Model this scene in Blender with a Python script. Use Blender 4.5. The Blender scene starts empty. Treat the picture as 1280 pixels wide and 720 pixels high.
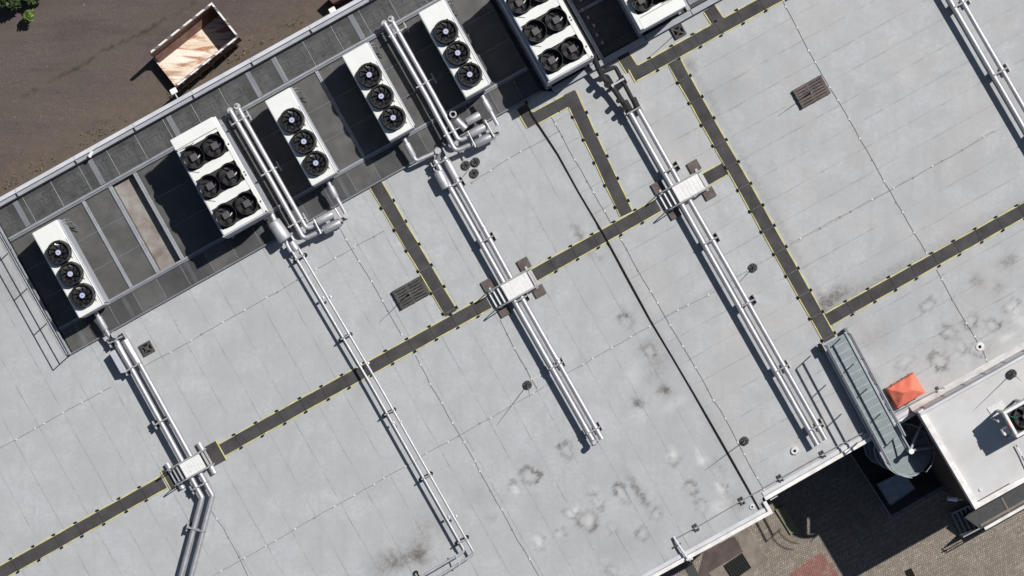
import bpy, bmesh, math, random
import numpy as np
from mathutils import Vector, Matrix, noise as mnoise
random.seed(7)
R = math.radians
sc = bpy.context.scene
COL = sc.collection

# ------------------------------------------------------------------ camera frame
S = 0.03                                  # metres per photo pixel on the roof plane
HFOV = 22.0
H = 640 * S / math.tan(R(HFOV / 2))       # height of the drone over the roof
TH = R(29.2)
CU, SU = math.cos(TH), math.sin(TH)
UX = Vector((CU, SU, 0)); VX = Vector((SU, -CU, 0))
ZG = -5.6                                 # ground level under the roof
ZA = 1.75                                   # annex roof above the main roof
EL = R(55.0)
SH = Vector((-0.735, -0.678, 0)).normalized()   # direction shadows fall

def at(px, py, z=0.0):
    f = (H - z) / H
    return Vector(((px - 640) * S * f, (360 - py) * S * f, z))

def uvpx(px, py, o=(133, 380)):
    dx, dy = px - o[0], py - o[1]
    return dx * CU - dy * SU, dx * SU + dy * CU

def pxuv(u, v, o=(133, 380)):
    return o[0] + u * CU + v * SU, o[1] - u * SU + v * CU

def fr(u, v, z):                           # platform frame (px units) to world, true plan position
    x, y = pxuv(u, v)
    p = at(x, y, 0); p.z = z
    return p

# ------------------------------------------------------------------ materials
def new_mat(name):
    m = bpy.data.materials.new(name); m.use_nodes = True
    return m, m.node_tree, m.node_tree.nodes['Principled BSDF']

class NT:
    """small helper to write node maths"""
    def __init__(s, nt): s.nt = nt
    def n(s, t, **kw):
        nd = s.nt.nodes.new(t)
        for k, v in kw.items(): setattr(nd, k, v)
        return nd
    def link(s, a, b): s.nt.links.new(a, b)
    def val(s, sock, v):
        if hasattr(v, 'is_output') or isinstance(v, bpy.types.NodeSocket): s.link(v, sock)
        else: sock.default_value = v
    def m(s, op, a, b=None, c=None, clamp=False):
        nd = s.n('ShaderNodeMath', operation=op, use_clamp=clamp)
        s.val(nd.inputs[0], a)
        if b is not None: s.val(nd.inputs[1], b)
        if c is not None: s.val(nd.inputs[2], c)
        return nd.outputs[0]
    def mix(s, f, a, b, mode='MIX'):
        nd = s.n('ShaderNodeMix', data_type='RGBA', blend_type=mode)
        s.val(nd.inputs[0], f)
        s.val(nd.inputs[6], a if not isinstance(a, tuple) else (*a[:3], 1))
        s.val(nd.inputs[7], b if not isinstance(b, tuple) else (*b[:3], 1))
        return nd.outputs[2]
    def noise(s, scale, detail=4, rough=.55, vec=None, dist=0):
        nd = s.n('ShaderNodeTexNoise')
        nd.inputs['Scale'].default_value = scale; nd.inputs['Detail'].default_value = detail
        nd.inputs['Roughness'].default_value = rough; nd.inputs['Distortion'].default_value = dist
        if vec is not None: s.link(vec, nd.inputs['Vector'])
        return nd.outputs[0]
    def ramp(s, f, lo, hi, a=0., b=1.):
        nd = s.n('ShaderNodeMapRange'); nd.clamp = True
        s.val(nd.inputs[0], f)
        for i, v in enumerate((lo, hi, a, b)): nd.inputs[1 + i].default_value = v
        return nd.outputs[0]
    def pos(s): return s.n('ShaderNodeNewGeometry').outputs['Position']
    def obj(s): return s.n('ShaderNodeTexCoord').outputs['Object']
    def rot(s, vec, ang, scale=(1, 1, 1)):
        nd = s.n('ShaderNodeMapping'); s.link(vec, nd.inputs[0])
        nd.inputs['Rotation'].default_value = (0, 0, ang); nd.inputs['Scale'].default_value = scale
        return nd.outputs[0]
    def sep(s, v):
        nd = s.n('ShaderNodeSeparateXYZ'); s.link(v, nd.inputs[0]); return nd.outputs
    def bump(s, h, strength, dist, bsdf):
        nd = s.n('ShaderNodeBump'); nd.inputs['Strength'].default_value = strength; nd.inputs['Distance'].default_value = dist
        s.link(h, nd.inputs['Height']); s.link(nd.outputs[0], bsdf.inputs['Normal'])
    def attr(s, name):
        nd = s.n('ShaderNodeAttribute'); nd.attribute_name = name; return nd.outputs['Fac']

def mat(name, col, rough=.6, metal=0., var=.12, scale=4., col2=None, fine=40., bump=0., spec=None):
    m, nt, b = new_mat(name); k = NT(nt)
    p = k.pos()
    n1 = k.noise(scale, 5, .6, p); n2 = k.noise(fine, 3, .6, p)
    f = k.ramp(n1, .35, .68)
    c2 = col2 or tuple(x * (1 - 2 * var) for x in col)
    c = k.mix(f, tuple(min(1, x * (1 + var * .5)) for x in col), c2)
    c = k.mix(k.ramp(n2, .3, .7, 0, min(.9, var * 2)), c, tuple(x * .7 for x in col))
    k.link(c, b.inputs['Base Color'])
    k.link(k.ramp(n1, .3, .7, max(.02, rough - .08), min(1, rough + .1)), b.inputs['Roughness'])
    b.inputs['Metallic'].default_value = metal
    if spec is not None: b.inputs['Specular IOR Level'].default_value = spec
    if bump: k.bump(n2, bump, .02, b)
    return m

def roof_material():
    m, nt, b = new_mat('roof_membrane'); k = NT(nt)
    p = k.pos()
    dirt, pale, side = k.attr('dirt'), k.attr('pale'), k.attr('side')
    big = k.noise(.16, 4, .55, p, .6); mid = k.noise(.9, 6, .62, p, .4); fine = k.noise(7, 5, .7, p); grit = k.noise(45, 2, .6, p)
    r = k.rot(p, -TH)
    x, y, _z = k.sep(r)
    wob = k.m('MULTIPLY', k.m('SUBTRACT', k.noise(1.1, 3, .5, p), .5), .09)
    def seam(c, pitch):
        t = k.m('DIVIDE', k.m('ADD', c, wob), pitch)
        fr_ = k.m('FRACT', t); d = k.m('MULTIPLY', k.m('MINIMUM', fr_, k.m('SUBTRACT', 1., fr_)), pitch)
        line = k.ramp(d, .004, .030, 1, 0)
        soft = k.ramp(fr_, .0, .22, 1, 0)
        idn = k.n('ShaderNodeTexWhiteNoise', noise_dimensions='1D'); k.link(k.m('FLOOR', t), idn.inputs['W'])
        return line, soft, idn.outputs['Value']
    la, sa, ia = seam(x, 1.06); lb, sb, ib = seam(y, 0.93)
    def sel(a, c):
        return k.m('ADD', k.m('MULTIPLY', a, k.m('SUBTRACT', 1., side)), k.m('MULTIPLY', c, side))
    def endlap(c, along, pitch, period):
        idn = k.n('ShaderNodeTexWhiteNoise', noise_dimensions='1D'); k.link(k.m('FLOOR', k.m('DIVIDE', k.m('ADD', c, wob), pitch)), idn.inputs['W'])
        t = k.m('FRACT', k.m('ADD', k.m('DIVIDE', k.m('ADD', along, wob), period), idn.outputs['Value']))
        return k.ramp(k.m('MULTIPLY', t, period), .01, .05, .26, 0)
    lap = sel(endlap(x, y, 1.06, 9.), endlap(y, x, .93, 11.))
    line = k.m('MULTIPLY', k.m('MAXIMUM', sel(la, lb), lap), k.ramp(k.noise(1.1, 6, .8, p), .42, .64, .04, .72))
    soft = k.m('MULTIPLY', sel(sa, sb), k.ramp(k.noise(.5, 4, .6, p), .42, .66, 0, .55))
    tone = sel(ia, ib)
    c = k.mix(k.ramp(big, .35, .65), (.378, .398, .424), (.426, .450, .482))
    c = k.mix(k.ramp(mid, .36, .64, 0, .85), c, (.335, .346, .362))
    c = k.mix(k.ramp(k.noise(2.1, 6, .75, p, .5), .48, .68, 0, .6), c, (.34, .338, .33))
    c = k.mix(k.ramp(k.noise(.8, 5, .6, p, .2), .50, .70, 0, .55), c, (.48, .505, .53))
    c = k.mix(k.ramp(fine, .36, .66, 0, .7), c, (.33, .335, .338))
    c = k.mix(k.ramp(grit, .35, .7, 0, .22), c, (.30, .30, .295))
    c = k.mix(k.m('MULTIPLY', tone, .28), c, (.345, .352, .36))
    c = k.mix(k.m('MULTIPLY', soft, .35), c, (.33, .33, .325))
    c = k.mix(line, c, (.155, .155, .16))
    stv = k.rot(p, -TH, (2.6, .22, 1))
    c = k.mix(k.ramp(k.noise(1.0, 5, .65, stv), .52, .72, 0, .38), c, (.30, .30, .30))
    # large warm weathering on the right-hand field
    c = k.mix(k.m('MULTIPLY', side, k.ramp(k.noise(.32, 5, .6, p), .48, .70, 0, .45)), c, (.395, .37, .35))
    # puddle residues
    nd = k.ramp(k.noise(4.6, 7, .72, p, 1.), .30, .60)
    nd2 = k.ramp(k.noise(11, 4, .75, p, .6), .36, .62, .55, 1)
    d = k.m('MULTIPLY', k.m('MULTIPLY', dirt, k.m('ADD', k.m('MULTIPLY', nd, .85), .34)), nd2, clamp=True)
    c = k.mix(d, c, (.125, .115, .108))
    pl = k.m('MULTIPLY', k.m('MULTIPLY', pale, .65), k.ramp(k.noise(3.5, 5, .6, p), .3, .5), clamp=True)
    c = k.mix(pl, c, (.57, .575, .575))
    k.link(c, b.inputs['Base Color'])
    k.link(k.ramp(mid, .3, .7, .62, .85), b.inputs['Roughness'])
    b.inputs['Specular IOR Level'].default_value = .3
    hgt = k.m('ADD', k.m('MULTIPLY', fine, .5), k.m('MULTIPLY', soft, .6))
    k.bump(hgt, .25, .03, b)
    return m

def paving_material():
    m, nt, b = new_mat('herringbone_paving'); k = NT(nt)
    p = k.pos(); w = .075
    r = k.rot(p, -TH + R(45))
    x, y, _z = k.sep(r)
    X = k.m('DIVIDE', x, w); Y = k.m('DIVIDE', y, w)
    i = k.m('FLOOR', X); j = k.m('FLOOR', Y); fx = k.m('FRACT', X); fy = k.m('FRACT', Y)
    q = k.m('FLOORED_MODULO', k.m('SUBTRACT', i, j), 4.)
    def eq(v): return k.m('COMPARE', q, float(v), .1)
    k0, k1, k2, k3 = eq(0), eq(1), eq(2), eq(3)
    gx, gy = k.m('SUBTRACT', 1., fx), k.m('SUBTRACT', 1., fy)
    one = lambda f, mask: k.m('MAXIMUM', f, mask)
    d = k.m('MINIMUM', k.m('MINIMUM', one(fx, k1), one(gx, k0)), k.m('MINIMUM', one(fy, k2), one(gy, k3)))
    ii = k.m('SUBTRACT', i, k1); jj = k.m('ADD', j, k3)
    cv = k.n('ShaderNodeCombineXYZ'); k.link(ii, cv.inputs[0]); k.link(jj, cv.inputs[1])
    wn = k.n('ShaderNodeTexWhiteNoise', noise_dimensions='2D'); k.link(cv.outputs[0], wn.inputs['Vector'])
    t = wn.outputs['Value']; orient = k.m('ADD', k0, k1)
    red = k.attr('red')
    c = k.mix(t, (.205, .175, .148), (.325, .28, .24))
    c = k.mix(k.m('MULTIPLY', orient, .32), c, (.165, .14, .12))
    cr = k.mix(t, (.22, .085, .075), (.30, .135, .115))
    c = k.mix(red, c, cr)
    c = k.mix(k.ramp(d, .04, .17, .85, 0), c, (.06, .052, .042))
    c = k.mix(k.ramp(k.noise(.8, 5, .65, p), .45, .7, 0, .6), c, (.15, .125, .10))
    c = k.mix(k.ramp(k.noise(2.2, 5, .7, p), .55, .72, 0, .6), c, (.33, .29, .25))
    c = k.mix(k.ramp(k.noise(1.1, 5, .7, p, 1), .54, .70, 0, .5), c, (.13, .135, .075))
    k.link(c, b.inputs['Base Color']); b.inputs['Roughness'].default_value = .85
    k.bump(k.ramp(d, .03, .2), .5, .02, b)
    return m

def yard_material():
    m, nt, b = new_mat('old_tarmac'); k = NT(nt)
    p = k.pos(); r = k.rot(p, -R(29))
    st = k.rot(p, -R(29), (.12, 1, 1))
    x, y, _z = k.sep(r)
    c = k.mix(k.ramp(k.noise(.5, 5, .6, p), .35, .65), (.082, .062, .060), (.116, .090, .084))
    c = k.mix(k.ramp(k.noise(.8, 6, .7, st, .4), .42, .62, 0, .9), c, (.135, .108, .094))
    c = k.mix(k.ramp(k.noise(1.4, 6, .72, st), .50, .70, 0, .8), c, (.060, .047, .044))
    c = k.mix(k.ramp(k.noise(26, 5, .8, p), .36, .62, 0, .8), c, (.048, .038, .036))
    c = k.mix(k.ramp(k.noise(38, 3, .7, p), .58, .68, 0, .75), c, (.21, .185, .17))
    c = k.mix(k.ramp(k.noise(11, 2, .5, p), .73, .78, 0, .8), c, (.30, .27, .24))
    moss = k.attr('moss')
    c = k.mix(k.m('MULTIPLY', moss, k.ramp(k.noise(5, 5, .7, p), .32, .6), clamp=True), c, (.088, .075, .060))
    crack = k.attr('crack')
    c = k.mix(k.m('MULTIPLY', crack, k.ramp(k.noise(2.4, 5, .7, p), .34, .56), clamp=True), c, (.040, .034, .026))
    rust = k.attr('rust')
    c = k.mix(k.m('MULTIPLY', rust, k.ramp(k.noise(4.0, 5, .7, p), .38, .68), clamp=True), c, (.13, .095, .07))
    k.link(c, b.inputs['Base Color']); b.inputs['Roughness'].default_value = .9
    k.bump(k.noise(30, 4, .75, p), .5, .03, b)
    return m

def grating_material(name, col, cover):
    m, nt, b = new_mat(name); k = NT(nt)
    p = k.pos()
    c = k.mix(k.ramp(k.noise(1.2, 5, .65, p), .35, .68), col, tuple(v * .58 for v in col))
    c = k.mix(k.ramp(k.noise(14, 4, .7, p), .4, .7, 0, .4), c, tuple(v * .6 for v in col))
    k.link(c, b.inputs['Base Color']); b.inputs['Roughness'].default_value = .62; b.inputs['Metallic'].default_value = .25
    # open mesh far finer than a pixel: a fraction of the light passes
    k.link(k.ramp(k.noise(2.5, 4, .6, p), .3, .7, cover - .08, cover + .08), b.inputs['Alpha'])
    return m

def skip_floor_material():
    m, nt, b = new_mat('worn_skip_floor'); k = NT(nt)
    p = k.pos(); s = k.rot(p, -R(38.7), (.22, 1, 1))
    c = k.mix(k.ramp(k.noise(2.2, 5, .6, s), .38, .62), (.80, .74, .66), (.68, .55, .42))
    c = k.mix(k.ramp(k.noise(3.4, 6, .65, s, .6), .49, .60, 0, .9), c, (.34, .14, .055))
    c = k.mix(k.ramp(k.noise(1.6, 5, .6, s), .54, .66, 0, .9), c, (.25, .085, .035))
    c = k.mix(k.ramp(k.noise(9, 5, .7, p), .56, .66, 0, .7), c, (.66, .60, .52))
    c = k.mix(k.ramp(k.noise(24, 4, .7, p), .6, .7, 0, .6), c, (.12, .07, .05))
    k.link(c, b.inputs['Base Color']); b.inputs['Roughness'].default_value = .65
    return m

def stripe_material(name, a, c2, pitch, axis_ang, share=.5, rough=.5):
    m, nt, b = new_mat(name); k = NT(nt)
    p = k.pos(); r = k.rot(p, -axis_ang); x, y, _z = k.sep(r)
    t = k.m('LESS_THAN', k.m('FRACT', k.m('DIVIDE', k.m('ADD', x, k.m('MULTIPLY', y, .9)), pitch)), share)
    c = k.mix(t, a, c2)
    c = k.mix(k.ramp(k.noise(12, 4, .7, p), .45, .7, 0, .5), c, tuple(v * .6 for v in a))
    k.link(c, b.inputs['Base Color']); b.inputs['Roughness'].default_value = rough
    return m

def leaf_material(name, col):
    m, nt, b = new_mat(name); k = NT(nt)
    p = k.pos()
    c = k.mix(k.ramp(k.noise(6, 4, .7, p), .3, .7), col, tuple(v * .45 for v in col))
    c = k.mix(k.ramp(k.noise(1.8, 3, .6, p), .5, .7, 0, .7), c, (col[0] * 1.9, col[1] * 1.5, col[2] * .7))
    k.link(c, b.inputs['Base Color']); b.inputs['Roughness'].default_value = .55
    return m

def steel(name, base, rough, metal=1.):
    m, nt, b = new_mat(name); k = NT(nt)
    p = k.pos()
    n = k.noise(2.2, 5, .65, p)
    c = k.mix(k.ramp(n, .35, .7), base, tuple(v * .78 for v in base))
    c = k.mix(k.ramp(k.noise(16, 4, .7, p), .5, .72, 0, .4), c, tuple(v * .55 for v in base))
    k.link(c, b.inputs['Base Color'])
    k.link(k.ramp(k.noise(6, 4, .7, p), .3, .7, rough - .07, rough + .12), b.inputs['Roughness'])
    b.inputs['Metallic'].default_value = metal
    return m

M = dict(
    roof=roof_material(), paving=paving_material(), yard=yard_material(),
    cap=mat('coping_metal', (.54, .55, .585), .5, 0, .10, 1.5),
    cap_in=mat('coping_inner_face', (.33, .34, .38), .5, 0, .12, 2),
    cap_white=mat('white_coping', (.76, .75, .74), .6, 0, .10, 2.5, (.55, .52, .50)),
    facade=mat('dark_facade', (.055, .05, .05), .8, 0, .2, 1),
    grate=grating_material('galvanised_grating', (.150, .150, .148), .62),
    grate_open=grating_material('open_grating', (.13, .135, .135), .42),
    grate_dark=grating_material('dark_grating', (.10, .102, .105), .66),
    bay=mat('bay_floor', (.27, .258, .238), .85, 0, .25, 1.9, (.15, .118, .10)),
    bay_dark=mat('bay_slab', (.17, .155, .145), .85, 0, .25, 1.1, (.075, .07, .066)),
    under=mat('lower_slab', (.24, .245, .24), .85, 0, .22, 2.4, (.045, .047, .046), 9),
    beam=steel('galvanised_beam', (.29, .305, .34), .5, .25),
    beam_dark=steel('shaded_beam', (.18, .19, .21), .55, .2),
    white=mat('white_enamel', (.69, .70, .685), .45, 0, .04, 1.5),
    white_sheet=mat('white_sheet', (.70, .695, .69), .5, 0, .07, 5),
    grey_side=mat('shade_grey_enamel', (.42, .44, .49), .5, 0, .08, 2),  # grey enamel, also the shade colour for flanks of white units
    blk=mat('black_plastic', (.012, .012, .013), .38, 0, .2, 8),
    blade=mat('black_blade', (.030, .031, .035), .24, 0, .1, 8),
    hub=mat('pale_hub', (.42, .44, .62), .3, 0, .05, 8),
    motor=mat('motor_housing', (.075, .068, .080), .5, 0, .15, 9),
    tray=mat('fan_tray', (.018, .018, .019), .6, 0, .2, 6),
    pipe=steel('pipe_cladding', (.47, .47, .50), .47, .6),
    pipe_white=steel('bright_cladding', (.52, .52, .55), .5, .5),
    strut_dark=steel('weathered_strut', (.30, .30, .31), .5, .15),
    strut=steel('strut_steel', (.46, .46, .47), .45, .25),
    foam=mat('black_foam', (.016, .016, .017), .75, 0, .3, 12, None, 60, .4),
    rubber=mat('rubber_mat', (.052, .048, .050), .85, 0, .22, 1.6, (.036, .033, .034), 50, .3),
    yellow=mat('yellow_edge', (.56, .52, .22), .7, 0, .2, 3, (.38, .35, .15)),
    black=mat('black_rubber', (.010, .010, .010), .8, 0, .2, 10, spec=.15),
    cable=mat('grey_wire', (.24, .24, .24), .7, .0, .15, 6),
    clip=mat('white_clip', (.60, .60, .60), .6, 0, .1, 12),
    concrete=mat('dark_concrete', (.078, .075, .073), .9, 0, .3, 6, (.042, .04, .038), 60, .3),
    ballast=mat('ballast_tile', (.12, .10, .094), .9, 0, .3, 4, (.070, .056, .053), 50, .3),
    orange=mat('orange_tarpaulin', (.76, .20, .125), .6, 0, .07, 3.0, (.70, .165, .10), 25, .2),
    tread=steel('stair_tread', (.215, .255, .268), .5, .2),
    stair_side=steel('stair_stringer', (.32, .345, .39), .5, .3),
    rail_pale=steel('pale_plank_edge', (.33, .37, .385), .5, .2),
    rail=steel('rail_steel', (.24, .25, .27), .5, .2),
    skipfloor=skip_floor_material(),
    skipwall=mat('rusty_skip_wall', (.22, .135, .115), .7, 0, .3, 3, (.15, .06, .045)),
    skipdark=mat('skip_outer_paint', (.10, .045, .04), .6, 0, .2, 3),
    skiprim=stripe_material('skip_rim_marking', (.72, .72, .74), (.13, .11, .13), .62, R(38.7), .36),
    leaf=leaf_material('leaf_green', (.035, .07, .018)), leaf2=leaf_material('leaf_light', (.11, .19, .03)),
    weed=leaf_material('weed_green', (.15, .135, .075)), bark=mat('bark', (.08, .055, .04), .9),
    stone=mat('mossy_stone', (.23, .22, .13), .9, 0, .2, 4, (.17, .165, .10)),
    slab=mat('concrete_apron', (.215, .185, .16), .9, 0, .2, 2, (.15, .125, .105), 40, .3),
    browncover=mat('brown_cover', (.085, .062, .058), .8, 0, .2, 2),
    hatch=mat('hatch_metal', (.40, .43, .48), .5, .2, .1, 3),
    lamp=mat('lamp_white', (.78, .78, .76), .4, 0, .05, 5),
    plate=mat('dark_plate', (.05, .052, .055), .5, .3, .2, 4),
    block_roof=mat('annex_membrane', (.495, .498, .505), .85, 0, .07, .8, (.44, .435, .43), 30, .15),
    green=mat('green_wire', (.02, .22, .10), .5),
    redtag=mat('red_tag', (.45, .06, .08), .5),
)

# ------------------------------------------------------------------ mesh building
class MB:
    def __init__(s): s.v = []; s.f = []
    def add(s, vs, fs):
        o = len(s.v); s.v += [Vector(x) for x in vs]; s.f += [tuple(i + o for i in f) for f in fs]; return s
    def prism(s, poly, z0, z1):
        """poly: list of (x, y) or Vectors in world plan"""
        n = len(poly); a = sum(poly[i][0] * poly[(i + 1) % n][1] - poly[(i + 1) % n][0] * poly[i][1] for i in range(n))
        if a < 0: poly = poly[::-1]
        vs = [(p[0], p[1], z0) for p in poly] + [(p[0], p[1], z1) for p in poly]
        fs = [tuple(range(n))[::-1], tuple(range(n, 2 * n))] + [(i, (i + 1) % n, n + (i + 1) % n, n + i) for i in range(n)]
        return s.add(vs, fs)
    def box(s, c, ax, ay, hx, hy, z0, z1):
        c = Vector(c); ax = Vector(ax); ay = Vector(ay)
        return s.prism([c + ax * i * hx + ay * j * hy for i, j in ((-1, -1), (1, -1), (1, 1), (-1, 1))], z0, z1)
    def obox(s, c, ax, ay, az, hx, hy, hz):
        vs = [Vector(c) + ax * (i * hx) + ay * (j * hy) + az * (l * hz) for l in (-1, 1) for j in (-1, 1) for i in (-1, 1)]
        return s.add(vs, [(0, 2, 3, 1), (4, 5, 7, 6), (0, 1, 5, 4), (2, 6, 7, 3), (0, 4, 6, 2), (1, 3, 7, 5)])
    def tube(s, pts, r, seg=12, caps=True, radii=None):
        pts = [Vector(p) for p in pts]; n = len(pts); rings = []
        for i, p in enumerate(pts):
            a = (pts[i] - pts[i - 1]).normalized() if i else None
            b = (pts[i + 1] - pts[i]).normalized() if i < n - 1 else None
            t = ((a if a else b) + (b if b else a)).normalized()
            up = Vector((0, 0, 1)) if abs(t.z) < .9 else Vector((0.31, .95, 0))
            e1 = t.cross(up).normalized(); e2 = e1.cross(t).normalized()
            k = 1.0
            if a and b: k = 1 / max(.5, math.sqrt(max(0, (1 + a.dot(b)) / 2)))
            side = (b - a).normalized() if a and b and (b - a).length > 1e-4 else None
            ring = []
            rr = radii[i] if radii else r
            for q in range(seg):
                an = 2 * math.pi * q / seg
                d = (e1 * math.cos(an) + e2 * math.sin(an)) * rr
                if side is not None: d += side * d.dot(side) * (k - 1)
                ring.append(p + d)
            rings.append(ring)
        vs = [v for r_ in rings for v in r_]; fs = []
        for i in range(n - 1):
            for q in range(seg):
                q2 = (q + 1) % seg
                fs.append((i * seg + q, i * seg + q2, (i + 1) * seg + q2, (i + 1) * seg + q))
        if caps:
            fs.append(tuple(range(seg))[::-1]); fs.append(tuple(range((n - 1) * seg, n * seg)))
        return s.add(vs, fs)
    def disc(s, c, r, z0, z1, seg=24, ph=0., sx=1., sy=1., ang=0.):
        pts = []
        for i in range(seg):
            a = ph + 2 * math.pi * i / seg; x, y = r * sx * math.cos(a), r * sy * math.sin(a)
            pts.append((c[0] + x * math.cos(ang) - y * math.sin(ang), c[1] + x * math.sin(ang) + y * math.cos(ang)))
        return s.prism(pts, z0, z1)
    def ring(s, c, r0, r1, z0, z1, seg=28, r1top=None):
        r1t = r1top or r1
        vs = []
        for (r, z) in ((r0, z0), (r1, z0), (r1t, z1), (r0, z1)):
            for i in range(seg):
                a = 2 * math.pi * i / seg; vs.append((c[0] + r * math.cos(a), c[1] + r * math.sin(a), z))
        fs = []
        for l in range(4):
            l2 = (l + 1) % 4
            for i in range(seg):
                j = (i + 1) % seg; fs.append((l * seg + i, l2 * seg + i, l2 * seg + j, l * seg + j)[::-1])
        return s.add(vs, fs)
    def build(s, name, m, parent=None, smooth=True, bevel=0.):
        me = bpy.data.meshes.new(name)
        vs = s.v
        if parent is not None:
            inv = (Matrix.Translation(parent.location) @ Matrix.Rotation(parent.rotation_euler.z, 4, 'Z')).inverted()
            pp = parent.parent
            if pp is not None:
                inv = (Matrix.Translation(pp.location) @ Matrix.Rotation(pp.rotation_euler.z, 4, 'Z')).inverted()
            vs = [inv @ v for v in vs]
        me.from_pydata([tuple(v) for v in vs], [], s.f); me.update()
        bm = bmesh.new(); bm.from_mesh(me); bmesh.ops.recalc_face_normals(bm, faces=bm.faces); bm.to_mesh(me); bm.free()
        me.materials.append(m)
        o = bpy.data.objects.new(name, me); COL.objects.link(o)
        if parent is not None: o.parent = parent
        if smooth:
            me.shade_smooth(); me.set_sharp_from_angle(angle=R(35))
        if bevel:
            bv = o.modifiers.new('bevel', 'BEVEL'); bv.width = bevel; bv.segments = 2; bv.limit_method = 'ANGLE'
        return o

def tag(o, label, cat, group=None):
    o['label'] = label; o['category'] = cat
    if group: o['group'] = group
    return o
def thing(name, loc, label, cat, group=None):
    o = bpy.data.objects.new(name, None); COL.objects.link(o); o.location = loc; o.empty_display_size = .2
    return tag(o, label, cat, group)
def structure(o, kind='structure'): o['kind'] = kind; return o
def copy_tree(o, parent=None):
    kids = [c for c in ALLKIDS(o)]
    c = o.copy(); COL.objects.link(c); c.parent = parent
    for ch in kids: copy_tree(ch, c)
    return c
def ALLKIDS(o): return [x for x in bpy.data.objects if x.parent is o]

def rounded(pts, rad, n=5):
    """round the corners of a polyline"""
    pts = [Vector(p) for p in pts]; out = [pts[0]]
    for i in range(1, len(pts) - 1):
        a, b, c = pts[i - 1], pts[i], pts[i + 1]
        r = min(rad, (a - b).length * .45, (c - b).length * .45)
        p0 = b + (a - b).normalized() * r; p1 = b + (c - b).normalized() * r
        for q in range(n + 1):
            t = q / n; out.append(p0 * (1 - t) ** 2 + b * 2 * t * (1 - t) + p1 * t * t)
    out.append(pts[-1]); return out

def poly_px(pts, z=0.): return [at(x, y, z) for x, y in pts]

# ------------------------------------------------------------------ ground (two fields of one level)
def seg_dist(px, py, line):
    d = np.full(px.shape, 1e9)
    for (x0, y0), (x1, y1) in zip(line[:-1], line[1:]):
        dx, dy = x1 - x0, y1 - y0; t = np.clip(((px - x0) * dx + (py - y0) * dy) / (dx * dx + dy * dy), 0, 1)
        d = np.minimum(d, np.hypot(px - x0 - t * dx, py - y0 - t * dy))
    return d

def inside(px, py, poly):
    r = np.zeros(px.shape, bool); n = len(poly)
    for i in range(n):
        x0, y0 = poly[i]; x1, y1 = poly[(i + 1) % n]
        if y0 == y1: continue
        c = ((y0 > py) != (y1 > py)) & (px < (x1 - x0) * (py - y0) / (y1 - y0) + x0)
        r ^= c
    return r

def grid_mesh(name, x0, x1, y0, y1, step, z, keep, attrs, m, zfun=None):
    xs = np.arange(x0, x1 + .1, step); ys = np.arange(y0, y1 + .1, step)
    PX, PY = np.meshgrid(xs, ys); f = (H - z) / H
    W = np.stack([(PX - 640) * S * f, (360 - PY) * S * f, np.full(PX.shape, z)], -1).reshape(-1, 3)
    ny, nx = PX.shape
    ci, cj = np.meshgrid(np.arange(nx - 1), np.arange(ny - 1))
    ok = keep(PX[:-1, :-1] + step / 2, PY[:-1, :-1] + step / 2)
    a = (cj * nx + ci)[ok]
    faces = np.stack([a + nx, a + nx + 1, a + 1, a], -1)
    me = bpy.data.meshes.new(name)
    used = np.zeros(len(W), bool); used[faces.ravel()] = True
    idx = np.cumsum(used) - 1; faces = idx[faces]; W = W[used]
    me.from_pydata(W.tolist(), [], faces.tolist()); me.update()
    for k_, fn in attrs.items():
        A = fn(PX, PY).reshape(-1)[used].astype(np.float32)
        at_ = me.attributes.new(k_, 'FLOAT', 'POINT'); at_.data.foreach_set('value', A)
    me.materials.append(m)
    o = bpy.data.objects.new(name, me); COL.objects.link(o); return o

PAR = [(-150, 332.7), (700, -140)]             # outer line of the far parapet
MOSS = [[(-30, 140), (30, 118), (63, 100), (110, 72), (150, 52), (200, 26), (255, -5)], [(-30, 62), (40, 30), (90, 0)]]
CRACK = [[(28, 121), (45, 112)], [(63, 101), (95, 86), (118, 72)], [(128, 64), (142, 58)], [(150, 54), (185, 38), (205, 24)], [(220, 18), (245, 2)]]
WALLB = [(x, y + 0) for x, y in [(-60, 275), (17, 232), (110, 180), (200, 130), (320, 62), (440, -6)]]
def sig(d, w): return np.exp(-(d / w) ** 2)
yard = grid_mesh('yard_ground', -40, 470, -40, 300, 2.5, ZG, lambda x, y: x > -1e6,
    dict(moss=lambda x, y: np.clip(sum(sig(seg_dist(x, y, l), 13) for l in MOSS) * .8 + sig(seg_dist(x, y, WALLB), 20) * .75, 0, 1),
         crack=lambda x, y: np.clip(sum(sig(seg_dist(x + 1.5 * np.sin(y * .7), y + 1.2 * np.sin(x * .5), l), 2.0) for l in CRACK), 0, 1),
         rust=lambda x, y: np.clip(sig(seg_dist(x, y, WALLB), 42) * .75, 0, 1)), M['yard'])
structure(yard)
RED = [(978, 724), (1026, 690), (1066, 740), (990, 760)]
pav = grid_mesh('paving_ground', 740, 1400, 470, 780, 2, ZG, lambda x, y: x > -1e6,
    dict(red=lambda x, y: inside(x, y, RED).astype(float)), M['paving'])
structure(pav)
# the ground goes on past both fields, a little lower
g = MB().prism([(-400, -400), (400, -400), (400, 400), (-400, 400)], ZG - .6, ZG - .02).build('ground', M['yard'], None, False)
structure(g)

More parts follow.
